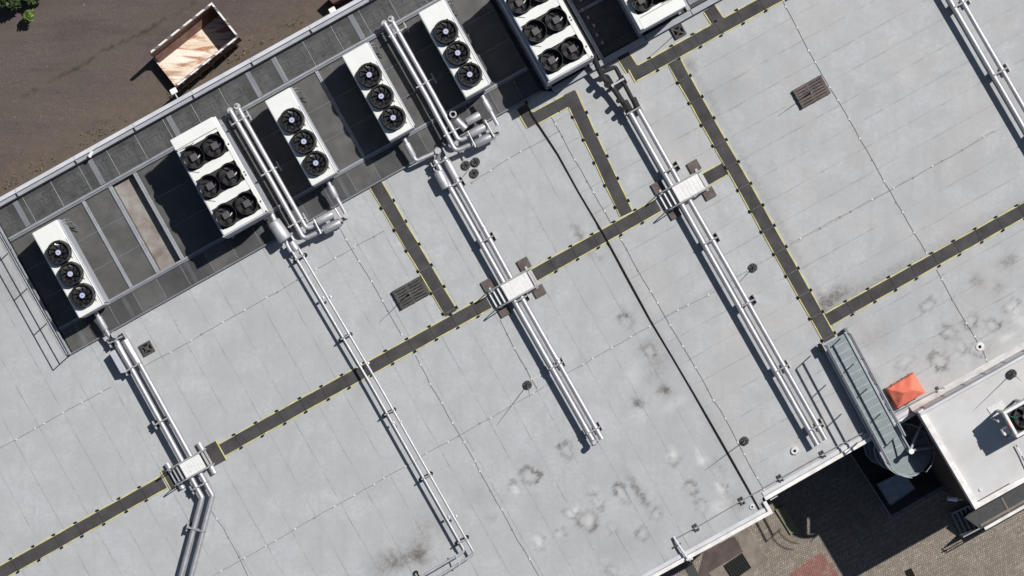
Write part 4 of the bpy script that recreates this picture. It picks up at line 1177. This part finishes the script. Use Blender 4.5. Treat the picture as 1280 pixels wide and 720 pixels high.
mb = MB()
for t in (.18, .82): 
    p = cn[0].lerp(cn[1], t); mb.tube([p + Vector((0, 0, .0)), p + Vector((-.03, .06, -.05)), p + Vector((-.02, .05, -.3))], .02, 6)
for t in (.25, .6):
    p = cn[3].lerp(cn[2], t); mb.tube([p + Vector((-.02, .06, .03)), p + Vector((.03, -.04, -.1)), p + Vector((.03, -.04, -.4))], .014, 6)
mb.build('tie_strap', M['redtag'], oc)
dr = thing('small_drum', at(1106.5, 499, 0), 'small dark round drum in the shade of the orange cover', 'drum')
mb = MB(); w = at(1106.5, 500, 0); mb.disc(w, .14, .004, .22, 20); mb.build('body', M['concrete'], dr); MB().ring(w, .05, .12, .22, .24, 20).build('rim', M['strut'], dr)

# ------------------------------------------------------------------ annex
ax = thing('annex_building', at(1300, 540, ZG), 'lower right annex block with white parapet and pale roof, higher than the main roof', 'building')
ARF = [(1147, 517), (1219, 637), (1420, 525), (1520, 470), (1520, 309)]
MB().prism(poly_px(ARF, ZA), ZA - .30, ZA - .08).build('roof', M['block_roof'], ax, False)
mb = MB(); strip(mb, (1219, 637), (1147, 514.5), 0, 7.2, ZA - .5, ZA + .06, ZA); mb.build('coping', M['cap_white'], ax, False, .012)
mb = MB(); strip(mb, (1420, 525), (1219, 637), 0.1, 6.8, ZA - .5, ZA + .055, ZA); mb.build('coping', M['cap_white'], ax, False, .012)
mb = MB(); strip(mb, (1149, 515.9), (1520, 309), 0, 3.6, ZA - .5, ZA + .09, ZA); mb.build('coping', M['cap'], ax, False, .012)
A0, A1 = at(1147, 517, ZA), at(1520, 309, ZA); dA = (A1 - A0).normalized(); nA = Vector((-dA.y, dA.x, 0))
mb = MB(); mb.prism([A0 - nA * .05 + dA * .05, A1 - nA * .05, A1 - nA * .012, A0 - nA * .012 + dA * .05], -.02, ZA - .52); mb.build('lit_wall_sheet', M['cap_white'], ax, False)  # white sheet paints the roof-facing wall as its sunlit side
q4 = [A0 + dA * .04, A1, A1 + nA * .20, A0 + dA * .04 + nA * .20]
mb = MB(); mb.add([(q4[0].x, q4[0].y, .30), (q4[1].x, q4[1].y, .30), (q4[2].x, q4[2].y, .006), (q4[3].x, q4[3].y, .006), (q4[0].x, q4[0].y, .004), (q4[1].x, q4[1].y, .004)], [(0, 1, 2, 3), (4, 5, 1, 0), (4, 3, 2, 5), (4, 0, 3), (5, 2, 1)]); mb.build('sunlit_cant', M['cap_white'], ax, False)  # added slope, tilted to catch more sun and brighten this band
mb = MB()
for k_ in range(14): q = A0 + dA * (.4 + k_ * .86); mb.prism([q - nA * .012, q + dA * .025 - nA * .012, q + dA * .025 + nA * .004, q + nA * .004], .165, ZA - .525)
mb.build('lit_wall_joint', M['cap_in'], ax, False)
mb = MB(); pts = [at(x, y, ZA) for x, y in ARF]; cen_ = at(1350, 480, ZA)
pp = [p + (cen_ - p).normalized() * .14 for p in pts]
for i in range(len(pp)):
    a, b = pp[i], pp[(i + 1) % len(pp)]; mb.add([(a.x, a.y, ZG - .3), (b.x, b.y, ZG - .3), (b.x, b.y, ZA - .2), (a.x, a.y, ZA - .2)], [(0, 1, 2, 3)])
mb.build('wall', M['facade'], ax, False)  # dark wall colour holds the shade of the sides turned from the sun
mb = MB(); mb.prism(poly_px([(1222, 626.5), (1262, 604), (1263, 606.5), (1223.5, 629)], ZA), ZA - .079, ZA - .070); mb.build('gutter_grime', M['ballast'], ax, False)
MB().disc(at(1226, 612, ZA), .06, ZA - .08, ZA - .03, 14).build('membrane_fixing', M['clip'], ax, False)
ac = thing('rooftop_air_conditioner', at(1285, 520, ZA - .08), 'white air conditioner with exposed black fan on the annex roof at the right edge', 'air conditioner')
Za = ZA + 1.55
def A(u, v, z=0.): p = at(1249.5, 534, Za) + UX * u * S + VX * v * S; p.z = z; return p
aq = lambda u0, u1, v0, v1: [A(u0, v0), A(u1, v0), A(u1, v1), A(u0, v1)]
mb = MB()
for (u0, u1, v0, v1) in ((12, 80, -14, -10), (12, 80, 18, 22), (12, 15.5, -9.9, 17.9)): mb.prism(aq(u0, u1, v0, v1), Za - .45, Za)
mb.build('casing', M['white'], ac, False, .02)
MB().prism(aq(15.6, 80, -9.8, 17.8), Za - .45, Za - .25).build('coil', M['tray'], ac, False)
fc = A(34, 4); mb = MB(); mb.ring(fc, .40, .43, Za - .25, Za - .02, 30); fn = mb.build('fan', M['blk'], ac)
mb = MB(); fan_blades(mb, fc, .1, .38, Za - .10, 5, ph=.4); mb.build('blade', M['blade'], fn, True)
mb = MB(); mb.disc(fc, .11, Za - .2, Za - .03, 20); mb.build('hub', M['motor'], fn)
mb = MB(); mb.tube([A(18, -5, Za - .02), A(22, -1, Za), A(25, 0, Za)], .012, 6); mb.build('fan_cable', M['green'], ac)
for (u0, u1, v0, v1) in ((2, 10.5, 6, 14), (3, 6, -6.5, -4)):
    bx = MB().prism(aq(u0, u1, v0, v1), Za - .75, Za - .35).build('isolator_box', M['lamp'], ac, False, .015)
    c_ = A((u0 + u1) / 2, (v0 + v1) / 2); MB().tube([Vector((c_.x, c_.y, ZA - .075)), Vector((c_.x, c_.y, Za - .76))], .025, 8).build('box_post', M['strut'], bx)
MB().prism(aq(11.2, 12.2, 0, 8), Za - .12, Za + .01).build('warning_tag', M['redtag'], ac, False)
for u_, v_ in ((14, -12), (14, 20), (40, -12), (40, 20), (70, -12), (70, 20)): MB().prism(aq(u_ - 1.5, u_ + 1.5, v_ - 1.5, v_ + 1.5), ZA - .06, Za - .455).build('leg', M['strut'], ac, False)
MB().prism(aq(10, 80, 23, 25), ZA - .07, ZA + .12).build('base_rail', M['cap_white'], ac, False, .01)
mb = MB(); mb.prism(poly_px([(1234, 510.5), (1252, 500), (1260, 513), (1243, 524)], ZA), ZA - .078, ZA - .045); o = mb.build('concrete_slab', M['clip'], None, False, .004); tag(o, 'pale rectangular slab lying beside the annex air conditioner', 'slab')
rp = thing('striped_rod', at(1277, 570, ZA), 'thin red and white striped rod at the right edge of the annex roof', 'rod')
mb = MB(); mb.tube([at(1270, 556, ZA + .06), at(1276, 567, ZA + .06), at(1284, 585, ZA + .06)], .025, 8); mb.build('rod', M['skiprim'], rp)

# ------------------------------------------------------------------ stair gantry and spiral stair
st = thing('spiral_stair', at(1135, 562, ZG), 'grey steel gantry and spiral stair descending from the roof', 'stair')
ZS = .42
GL0, GR0 = at(1028.5, 431.5, ZS), at(1057.5, 417.0, ZS)
C = at(1135, 562.5, ZS)
d = Vector((.485, -.875, 0)); d.normalize(); e = Vector((d.y, -d.x, 0))   # e points to image lower-left side
dg = (at(1104, 573, ZS) - GL0); dg.z = 0; dg.normalize(); eg = Vector((-dg.y, dg.x, 0))  # to the right-hand side (image)
wg = (GR0 - GL0).dot(eg)
Lg = (C - GL0).dot(dg)
def Gp(t, s_, z=ZS): p = GL0 + dg * t + eg * s_; p.z = z; return p
# deck made of pressed planks
n = int(Lg / .28); step = Lg / n
for i in range(n):
    for a_, b_ in ((.05, wg * .345), (wg * .36, wg * .655), (wg * .67, wg - .05)):
        MB().prism([Gp(i * step + .018, a_), Gp((i + 1) * step - .018, a_), Gp((i + 1) * step - .018, b_), Gp(i * step + .018, b_)], ZS - .006, ZS).build('deck_plank', M['tread'], st, False)
MB().prism([Gp(0.0, .04), Gp(Lg, .04), Gp(Lg, wg - .04), Gp(0.0, wg - .04)], ZS - .028, ZS - .007).build('deck_pan', M['rail_pale'], st, False)
for s0, s1 in ((-.03, .05), (wg - .05, wg + .03)):
    MB().prism([Gp(-.05, s0), Gp(Lg, s0), Gp(Lg, s1), Gp(-.05, s1)], ZS - .25, ZS + .06).build('stringer', M['stair_side'], st, False, .01)
# the turning landing: a fan from the gantry's end round the pole
rad = (C - Gp(Lg, 0)).length
a0 = math.atan2((Gp(Lg, 0) - C).y, (Gp(Lg, 0) - C).x)
def arc(r, a, z): return Vector((C.x + r * math.cos(a), C.y + r * math.sin(a), z))
land = R(62)
mb = MB(); K = 14
mb.prism([Vector((C.x, C.y, 0))] + [arc(rad, a0 + land * i / K, 0) for i in range(K + 1)], ZS - .03, ZS + .002); mb.build('landing', M['tread'], st, False)
mb = MB()
vs, fs = [], []
KK = 22
for i in range(KK + 1):
    a_ = a0 + (land + R(26)) * i / KK
    vs += [arc(rad - .03, a_, ZS - .15), arc(rad + .035, a_, ZS - .15), arc(rad + .035, a_, ZS + .07), arc(rad - .03, a_, ZS + .07)]
for i in range(KK):
    for k in range(4): fs.append((4 * i + k, 4 * i + (k + 1) % 4, 4 * i + 4 + (k + 1) % 4, 4 * i + 4 + k))
MB().add(vs, fs).build('stringer', M['stair_side'], st)
nt_ = 38; za = ZS
for i in range(nt_):
    za -= .196; a1 = a0 + land + R(24) * i; a2 = a1 + R(25)
    if za < ZG + .1: break
    MB().prism([arc(.07, (a1 + a2) / 2, 0)] + [arc(rad * .97, a1 + (a2 - a1) * k / 5, 0) for k in range(6)], za - .035, za).build('tread', M['tread'], st, False)
    q0, q1 = arc(.09, a1, za - .04), arc(rad * .96, a1, za - .04); dq = (q1 - q0).normalized()
    MB().obox((q0 + q1) / 2 - Vector((0, 0, .075)), dq, Vector((-dq.y, dq.x, 0)), Vector((0, 0, 1)), (q1 - q0).length / 2, .006, .072).build('shadow_riser', M['tread'], st, False)  # added plate closing the gap so the stair's shadow falls denser
vs = []
hel = [arc(rad * .98, a0 + land + R(24) * (i + .5), ZS - .196 * i + 1.0) for i in range(nt_)]
MB().tube(hel[1:], .016, 8).build('handrail', M['rail'], st)
vs = [arc(rad * 1.0, a0 + land + R(24) * (i + .5), ZS - .196 * i - .1) for i in range(nt_)]
MB().tube(vs, .04, 8).build('stringer', M['stair_side'], st)
for i in range(1, nt_ - 1, 2):
    p = arc(rad * .98, a0 + land + R(24) * (i + .5), 0); MB().tube([Vector((p.x, p.y, ZS - .196 * i)), Vector((p.x, p.y, ZS - .196 * i + 1.0))], .014, 6).build('baluster', M['rail'], st)
MB().tube([Vector((C.x, C.y, ZG)), Vector((C.x, C.y, ZS + .85))], .075, 16).build('pole', M['stair_side'], st)
MB().tube([Vector((C.x, C.y, ZS + .82)), Vector((C.x, C.y, ZS + .88))], .10, 16).build('pole_cap', M['lamp'], st)
zt = ZS + .75
for t in ((1153, 529), (1169, 558)):
    b = at(*t, .25); MB().tube([Vector((C.x, C.y, zt - .25)), b], .052, 10).build('brace', M['stair_side'], st)
mp, mr = MB(), MB()
railing(mp, mr, [Gp(.02, 0), Gp(Lg, 0)], (1.05, .55), ZS, 1.2, .042); railing(mp, mr, [Gp(.02, wg), Gp(Lg * .86, wg)], (1.05, .55), ZS, 1.2, .042)
mr.tube([arc(rad, a0 + (land) * i / 10, ZS + 1.05) for i in range(11)], .022, 8); mr.tube([arc(rad, a0 + (land) * i / 10, ZS + .55) for i in range(11)], .018, 8)
mp.build('post', M['rail'], st); mr.build('handrail', M['rail'], st)
MB().tube([Gp(Lg * .86, wg, ZS + .5), Vector((C.x, C.y, ZS + .75))], .035, 8).build('brace', M['stair_side'], st)
for t in (.3, 1.4, 2.6, 3.6):
    for s_ in (.1, wg - .1): MB().tube([Gp(t, s_, .004), Gp(t, s_, ZS - .05)], .04, 8).build('leg', M['strut'], st)
MB().prism([Gp(-.1, -.16), Gp(.28, -.16), Gp(.28, -.05), Gp(-.1, -.05)], .2, .46).build('foot_plate', M['black'], st, False)
MB().prism([Gp(-.16, wg + .02), Gp(.16, wg + .02), Gp(.16, wg + .12), Gp(-.16, wg + .12)], .1, .44).build('foot_plate', M['beam_dark'], st, False)

# ------------------------------------------------------------------ yard behind: skip, bushes, wall lamps
ZC = ZG + 1.92
sk = thing('skip_container', at(242, 58, ZG), 'open steel skip with rusty cream floor and striped rim on brown tarmac', 'skip')
k0, k1, k2, k3 = [at(x, y, ZC) for x, y in ((187, 65.5), (264.5, 3.5), (298.3, 45.8), (220.5, 108))]   # TL, TR, BR, BL
def in_(p, q, r_, w):  # offset helper
    return p
cen = (k0 + k1 + k2 + k3) / 4
lu = (k1 - k0).normalized(); lv = (k3 - k0).normalized(); LU = (k1 - k0).length; LV = (k3 - k0).length
def K(a, b, z): p = k0 + lu * a + lv * b; p.z = z; return p
fz = ZG + .58
MB().prism([K(-.1, .09, 0), K(LU - .06, .09, 0), K(LU - .06, LV - .09, 0), K(-.1, LV - .09, 0)], fz - .12, fz).build('floor', M['skipfloor'], sk, False)
MB().prism([K(.1, .35, 0), K(LU - .1, .35, 0), K(LU - .1, LV - .35, 0), K(.1, LV - .35, 0)], ZG, fz - .12).build('skid', M['skipdark'], sk, False)
for (a0_, a1_, b0_, b1_, nm) in ((0, LU, 0, .08, 'side_wall'), (0, LU, LV - .08, LV, 'side_wall'), (LU - .08, LU, .081, LV - .081, 'end_wall')):
    MB().prism([K(a0_, b0_, 0), K(a1_, b0_, 0), K(a1_, b1_, 0), K(a0_, b1_, 0)], fz - .1, ZC - .06).build(nm, M['skipwall'], sk, False)
# sloped lower corners along the far wall
vs = [K(0, .081, fz + .01), K(LU - .08, .081, fz + .01), K(LU - .08, .36, fz + .005), K(0, .36, fz + .005), K(0, .081, fz + .45), K(LU - .08, .081, fz + .45)]
MB().add(vs, [(0, 1, 2, 3), (4, 3, 2, 5), (0, 3, 4), (1, 5, 2), (0, 4, 5, 1)]).build('corner_fillet', M['skipwall'], sk, False)
for (a0_, a1_, b0_, b1_) in ((-.02, LU + .02, -.02, .055), (-.02, LU + .02, LV - .055, LV + .02), (LU - .055, LU + .02, .06, LV - .06)):
    MB().prism([K(a0_, b0_, 0), K(a1_, b0_, 0), K(a1_, b1_, 0), K(a0_, b1_, 0)], ZC - .06, ZC).build('rim', M['skiprim'], sk, False, .01)
for b in (.0, LV): MB().prism([K(-.05, b - .05, 0), K(.05, b - .05, 0), K(.05, b + .05, 0), K(-.05, b + .05, 0)], fz - .1, ZC + .01).build('corner_post', M['skipdark'], sk, False)
for i in range(5):
    a = .3 + i * (LU - .6) / 4
    for b, sg in ((0, -1), (LV, 1)): MB().prism([K(a - .04, b, 0), K(a + .04, b, 0), K(a + .04, b + sg * .07, 0), K(a - .04, b + sg * .07, 0)], ZG + .1, ZC - .06).build('rib', M['skipdark'], sk, False)

def bush(c, z, rx, ry, rz, n, m, name, label, cat, ls=.11, stem=True):
    root = thing(name, at(c[0], c[1], ZG), label, cat)
    mb = MB(); w = at(c[0], c[1], 0); rnd = random.Random(int(c[0] * 7 + c[1]))
    clumps = [(rnd.uniform(-1, 1), rnd.uniform(-1, 1), rnd.uniform(-.5, 1), rnd.uniform(.28, .55)) for _ in range(14)]
    vs, fs = [], []
    for i in range(n):
        cx, cy, cz, cr = rnd.choice(clumps)
        p = Vector((rnd.gauss(0, 1), rnd.gauss(0, 1), rnd.gauss(0, 1))).normalized() * cr * rnd.random() ** .35
        p = Vector(((cx * .6 + p.x) * rx, (cy * .6 + p.y) * ry, max(-.9, (cz * .5 + p.z)) * rz)) + Vector((w.x, w.y, z))
        nrm = Vector((rnd.gauss(0, .6), rnd.gauss(0, .6), 1)).normalized(); t = nrm.cross(Vector((rnd.gauss(0, 1), rnd.gauss(0, 1), .2))).normalized(); b = nrm.cross(t)
        s_ = ls * rnd.uniform(.6, 1.3); o = len(vs)
        vs += [p - t * s_, p - b * s_ * .5, p + t * s_, p + b * s_ * .5]; fs.append((o, o + 1, o + 2, o + 3))
    mb.add(vs, fs).build('foliage', M[m], root, False)
    if stem:
        mb = MB()
        for k in range(5):
            a = k * 1.26; mb.tube([Vector((w.x, w.y, ZG)), Vector((w.x + rx * .3 * math.cos(a), w.y + ry * .3 * math.sin(a), z - .2)), Vector((w.x + rx * .6 * math.cos(a), w.y + ry * .6 * math.sin(a), z + rz * .3))], .04, 6, True, [.05, .035, .015])
        mb.build('stem', M['bark'], root)
    return root
bush((-26, -22), ZG + .8, .62, .52, .6, 2000, 'leaf', 'leafy_shrub', 'dark green leafy shrub filling the upper left corner', 'shrub')
bush((8, -28), ZG + .7, .55, .42, .5, 1300, 'leaf', 'leafy_shrub', 'dark green shrub cut by the top edge right of the corner shrub', 'shrub')
bush((6, 3), ZG + .6, .20, .28, .35, 260, 'leaf2', 'weed_clump', 'bright yellow green sprig at the edge of the corner shrub', 'weed', .09)
wr = random.Random(3)
weeds = MB(); vs, fs = [], []
for i in range(600):
    t = wr.random(); j = min(int(t * 5), 4); a, b = WALLB[j], WALLB[j + 1]; f = t * 5 - j
    dens = mnoise.noise(Vector((t * 16, 2.2, 0)))
    if dens < .02 and wr.random() < .9: continue
    x, y = a[0] + (b[0] - a[0]) * f, a[1] + (b[1] - a[1]) * f
    off = -abs(wr.gauss(0, 6)) - 1.; x += off * .49; y += off * .87
    p = at(x, y, ZG + wr.uniform(.02, .22)); nrm = Vector((wr.gauss(0, .6), wr.gauss(0, .6), 1)).normalized(); tt = nrm.cross(Vector((wr.gauss(0, 1), wr.gauss(0, 1), .1))).normalized(); bb = nrm.cross(tt)
    s_ = wr.uniform(.02, .06); o = len(vs); vs += [p - tt * s_, p - bb * s_ * .4, p + tt * s_, p + bb * s_ * .4]; fs.append((o, o + 1, o + 2, o + 3))
o = weeds.add(vs, fs).build('weeds', M['weed'], None, False); tag(o, 'low weeds growing at the wall foot along the brown yard', 'weeds'); structure(o, 'stuff')

def wall_lamp(c, label, z=-.9):
    w = at(*c, z); root = thing('wall_floodlight', w, label, 'lamp', 'floodlights on the far wall')
    q = Vector(w); n = -VX
    MB().box(q, UX, VX, .13, .11, z - .1, z + .06).build('housing', M['lamp'], root, False, .03)
    MB().tube([q + VX * .1, q + VX * .55 + Vector((0, 0, -.1))], .03, 8).build('arm', M['strut'], root); return root
wall_lamp((217, 114), 'white floodlight on the far wall next to the skip')
wall_lamp((415.5, 13), 'white floodlight on the far wall near the top edge')
cm = thing('parapet_camera', at(111, 195, .6), 'small white camera on the inner side of the far parapet', 'camera')
w = at(111.5, 196, .6); MB().tube([w, w + Vector((.12, .20, .02))], .075, 12).build('body', M['lamp'], cm); MB().tube([w + Vector((0, 0, -.4)), w], .03, 8).build('bracket', M['strut'], cm)
mb = MB(); mb.prism(poly_px([(410, 0), (418, 8), (455, -12), (448, -30)], ZG), ZG, ZG + .9); o = mb.build('dark_block', M['skipdark'], None, False, .03); tag(o, 'dark red block at the foot of the far wall by the top edge', 'bin')  # plain dark red block by the wall foot

# ------------------------------------------------------------------ lower court
Z1 = ZG + .01
def flat(pts, z, m, name, label=None, cat=None, h=.03, kind=None, bevel=0):
    o = MB().prism(poly_px(pts, z), z - h, z).build(name, M[m], None, False, bevel)
    if kind: structure(o, kind)
    if label: tag(o, label, cat)
    return o
flat([(880, 690), (918, 670), (929, 690), (895, 716), (870, 730)], ZG + .022, 'browncover', 'cellar_cover', 'brown cellar cover slab at the wall foot under the lower roof edge', 'cover')
flat([(921, 668), (935, 660), (960, 700), (938, 716), (926, 690)], ZG + .018, 'slab', 'pavement', None, None, .02, 'structure')
flat([(886, 716), (928, 690), (946, 714), (905, 745)], ZG + .026, 'slab', 'pavement', None, None, .02, 'structure')
cg = thing('cellar_grate', at(921, 707, ZG), 'black square grate set in the court floor near the bottom edge', 'grate')
MB().prism(poly_px([(904, 707), (927.5, 691), (939, 709.5), (916, 726)], ZG), ZG + .02, ZG + .05).build('plate', M['black'], cg, False)
mb = MB(); 
for t in np.linspace(.1, .9, 9):
    a, b = at(904 + 23.5 * t, 707 - 16 * t, ZG), at(916 + 23 * t, 726 - 16.5 * t, ZG); dd_ = (b - a).normalized(); mb.box((a + b) / 2, dd_, Vector((-dd_.y, dd_.x, 0)), (b - a).length / 2, .008, ZG + .05, ZG + .06)
mb.build('bar', M['plate'], cg, False)
# mossy ground, slab outline drawn as the sunlit strip between shadows
es = thing('lit_moss_strip', at(985, 652, ZG), 'low mossy slab shaped as the sunlit strip in the court beside the building notch', 'step')
MB().prism(poly_px([(968.5, 637), (979.5, 631.5), (998, 663), (988, 668.5)], ZG), ZG + .002, ZG + .10).build('step', M['stone'], es, False, .02)

# railed stair foot with a hatch box
shade_sheet = flat([(1060, 566), (1111.5, 646), (1190, 600), (1150, 528)], ZG + .012, 'tray', 'pavement', None, None, .01, 'structure')  # near-black sheet that deepens the shade inside the railing
fp = thing('court_railing', at(1111, 645, ZG), 'low dark railing round the foot of the spiral stair', 'railing')
mp, mr = MB(), MB(); zr = ZG
railing(mp, mr, [at(x, y, ZG) for x, y in ((1060, 566), (1111.5, 646), (1186, 602))], (1.05, .95, .5), 0, 1.1, .02)
mp.build('post', M['rail'], fp); mr.build('rail', M['rail'], fp)
mb = MB()
pts = [at(x, y, ZG) for x, y in ((1060, 566), (1111.5, 646), (1186, 602))]
for a, b in zip(pts[:-1], pts[1:]):
    n = int((b - a).length / .12)
    for i in range(n): p = a + (b - a) * (i + .5) / n; mb.tube([p + Vector((0, 0, .5)), p + Vector((0, 0, .95))], .007, 5)
mb.build('infill', M['rail'], fp)
hb = thing('roof_light_box', at(1120, 611, ZG), 'blue grey metal box with centre seam beside the spiral stair foot', 'hatch')
hz = ZG + .55
HBQ = [(1097, 605), (1128.5, 589.5), (1143.5, 610.5), (1113.5, 631)]
HBp = [at(x, y, hz) for x, y in HBQ]
MB().prism(HBp, ZG, hz).build('box', M['hatch'], hb, False, .02)
m0, m1 = HBp[0].lerp(HBp[1], .48), HBp[3].lerp(HBp[2], .48); dd_ = (m1 - m0).normalized()
MB().box((m0 + m1) / 2, dd_, Vector((-dd_.y, dd_.x, 0)), (m1 - m0).length / 2, .012, hz + .001, hz + .02).build('seam', M['stair_side'], hb, False)
mb = MB()
for a, b in zip(HBp, HBp[1:] + HBp[:1]): mb.tube([a + Vector((0, 0, .01)), b + Vector((0, 0, .01))], .02, 6)
mb.build('rim', M['stair_side'], hb)
# loading dock by the annex, its steps and rail
dk = thing('loading_dock', at(1255, 640, ZG), 'dark loading dock with pale edge rail along the annex wall', 'dock')
zd = ZG + 1.1
MB().prism(poly_px([(1206, 647), (1228, 663), (1420, 556), (1420, 520), (1219, 632)], zd), ZG + .01, zd).build('slab', M['plate'], dk, False)  # near-black colour carries the shade lying on the dock
def pbar(name, p0, p1, w, z0, z1, m, root):
    a, b = at(*p0, z1), at(*p1, z1); dd = (b - a); dd.z = 0; L_ = dd.length; dd.normalize()
    return MB().box((a + b) / 2, dd, Vector((-dd.y, dd.x, 0)), L_ / 2, w, z0, z1).build(name, M[m], root, False, .01)
pbar('edge_kerb', (1231, 661.5), (1420, 554.5), .07, zd + .001, zd + .16, 'cap_white', dk)
pbar('edge_strip', (1226, 657), (1420, 548), .05, zd + .001, zd + .05, 'slab', dk)  # pale bar paints the sunlit strip beyond the shadow edge
pbar('joint', (1252, 622), (1262, 640.5), .03, zd + .001, zd + .03, 'slab', dk)
mb = MB()
mb.tube([at(x, y, zd + 1.0) for x, y in ((1228, 666), (1420, 557.5))], .022, 8); mb.tube([at(x, y, zd + .5) for x, y in ((1228, 666), (1420, 557.5))], .022, 8)
mb.build('handrail', M['plate'], dk)
ds = thing('dock_stair', at(1207, 653, ZG), 'dark steel open tread stair beside the annex corner', 'stair')
for i in range(5):
    t = i / 4; a, b = (1190 + 21 * t, 642 - 9.5 * t), (1204 + 21.5 * t, 671 - 11 * t); z = ZG + .2 + .2 * i
    pbar('tread', a, b, .045, z - .05, z, 'stair_side', ds)
pbar('stringer', (1190, 642), (1211, 632.5), .025, ZG + .1, ZG + 1.1, 'stair_side', ds); pbar('stringer', (1204, 671.5), (1226, 660), .025, ZG + .1, ZG + 1.1, 'stair_side', ds)
mb = MB(); 
for off in (0, 4): mb.tube(rounded([at(1190 + off, 684 - off * 2, ZG + .05), at(1196, 680 - off, ZG + .9), at(1228, 664, zd + .95)], .1), .02, 8)
mb.build('handrail', M['plate'], ds)
lp = thing('wall_lamp', at(1190, 623.5, -3.0), 'pale tube lamp sticking out of the annex wall above the railing', 'lamp')
MB().tube([at(1184.5, 622.8, -3.0), at(1196.5, 624.5, -3.0)], .085, 14).build('body', M['lamp'], lp); MB().tube([at(1196.5, 624.5, -3.0), at(1204, 624, -3.0)], .04, 10).build('arm', M['strut'], lp)
ld = thing('wall_lamp', at(966, 622, -1.2), 'white lamp under the coping in the building notch', 'lamp')
MB().tube([at(962, 624, -1.2), at(971, 618.5, -1.2)], .07, 14, True).build('body', M['lamp'], ld); MB().tube([at(968, 620, -1.2), at(962, 612, -1.25)], .03, 8).build('arm', M['strut'], ld)
o = flat([(1131, 714), (1139, 710), (1145, 722), (1136, 727)], ZG + .02, 'black', 'drain_cover', 'small black drain cover in the court paving at the bottom edge', 'drain cover')

# ------------------------------------------------------------------ camera, light
cam = bpy.data.cameras.new('camera'); co = bpy.data.objects.new('camera', cam); COL.objects.link(co)
co.location = (0, 0, H); cam.sensor_fit = 'HORIZONTAL'; cam.angle = R(HFOV); cam.clip_end = 1000; cam.clip_start = 1
sc.camera = co
w = bpy.data.worlds.new('World'); sc.world = w; w.use_nodes = True
nt = w.node_tree; bg = nt.nodes['Background']; sky = nt.nodes.new('ShaderNodeTexSky'); sky.sky_type = 'NISHITA'; sky.sun_disc = False
sky.sun_elevation = EL; sky.sun_rotation = math.atan2(-SH.x, -SH.y)
nt.links.new(sky.outputs[0], bg.inputs[0]); bg.inputs[1].default_value = .05
sun = bpy.data.lights.new('sun', 'SUN'); sun.energy = 5.0; sun.angle = R(.53); sun.color = (1, .965, .91)
so = bpy.data.objects.new('sun', sun); COL.objects.link(so)
ld_ = Vector((SH.x * math.cos(EL), SH.y * math.cos(EL), -math.sin(EL)))
so.rotation_euler = ld_.to_track_quat('-Z', 'Y').to_euler(); so.location = -ld_ * 60
sc.view_settings.view_transform = 'Standard'; sc.view_settings.look = 'None'; sc.view_settings.gamma = 1; sc.view_settings.use_curve_mapping = False
sc.view_settings.exposure = -.05
sc.cycles.max_bounces = 6; sc.cycles.transparent_max_bounces = 8
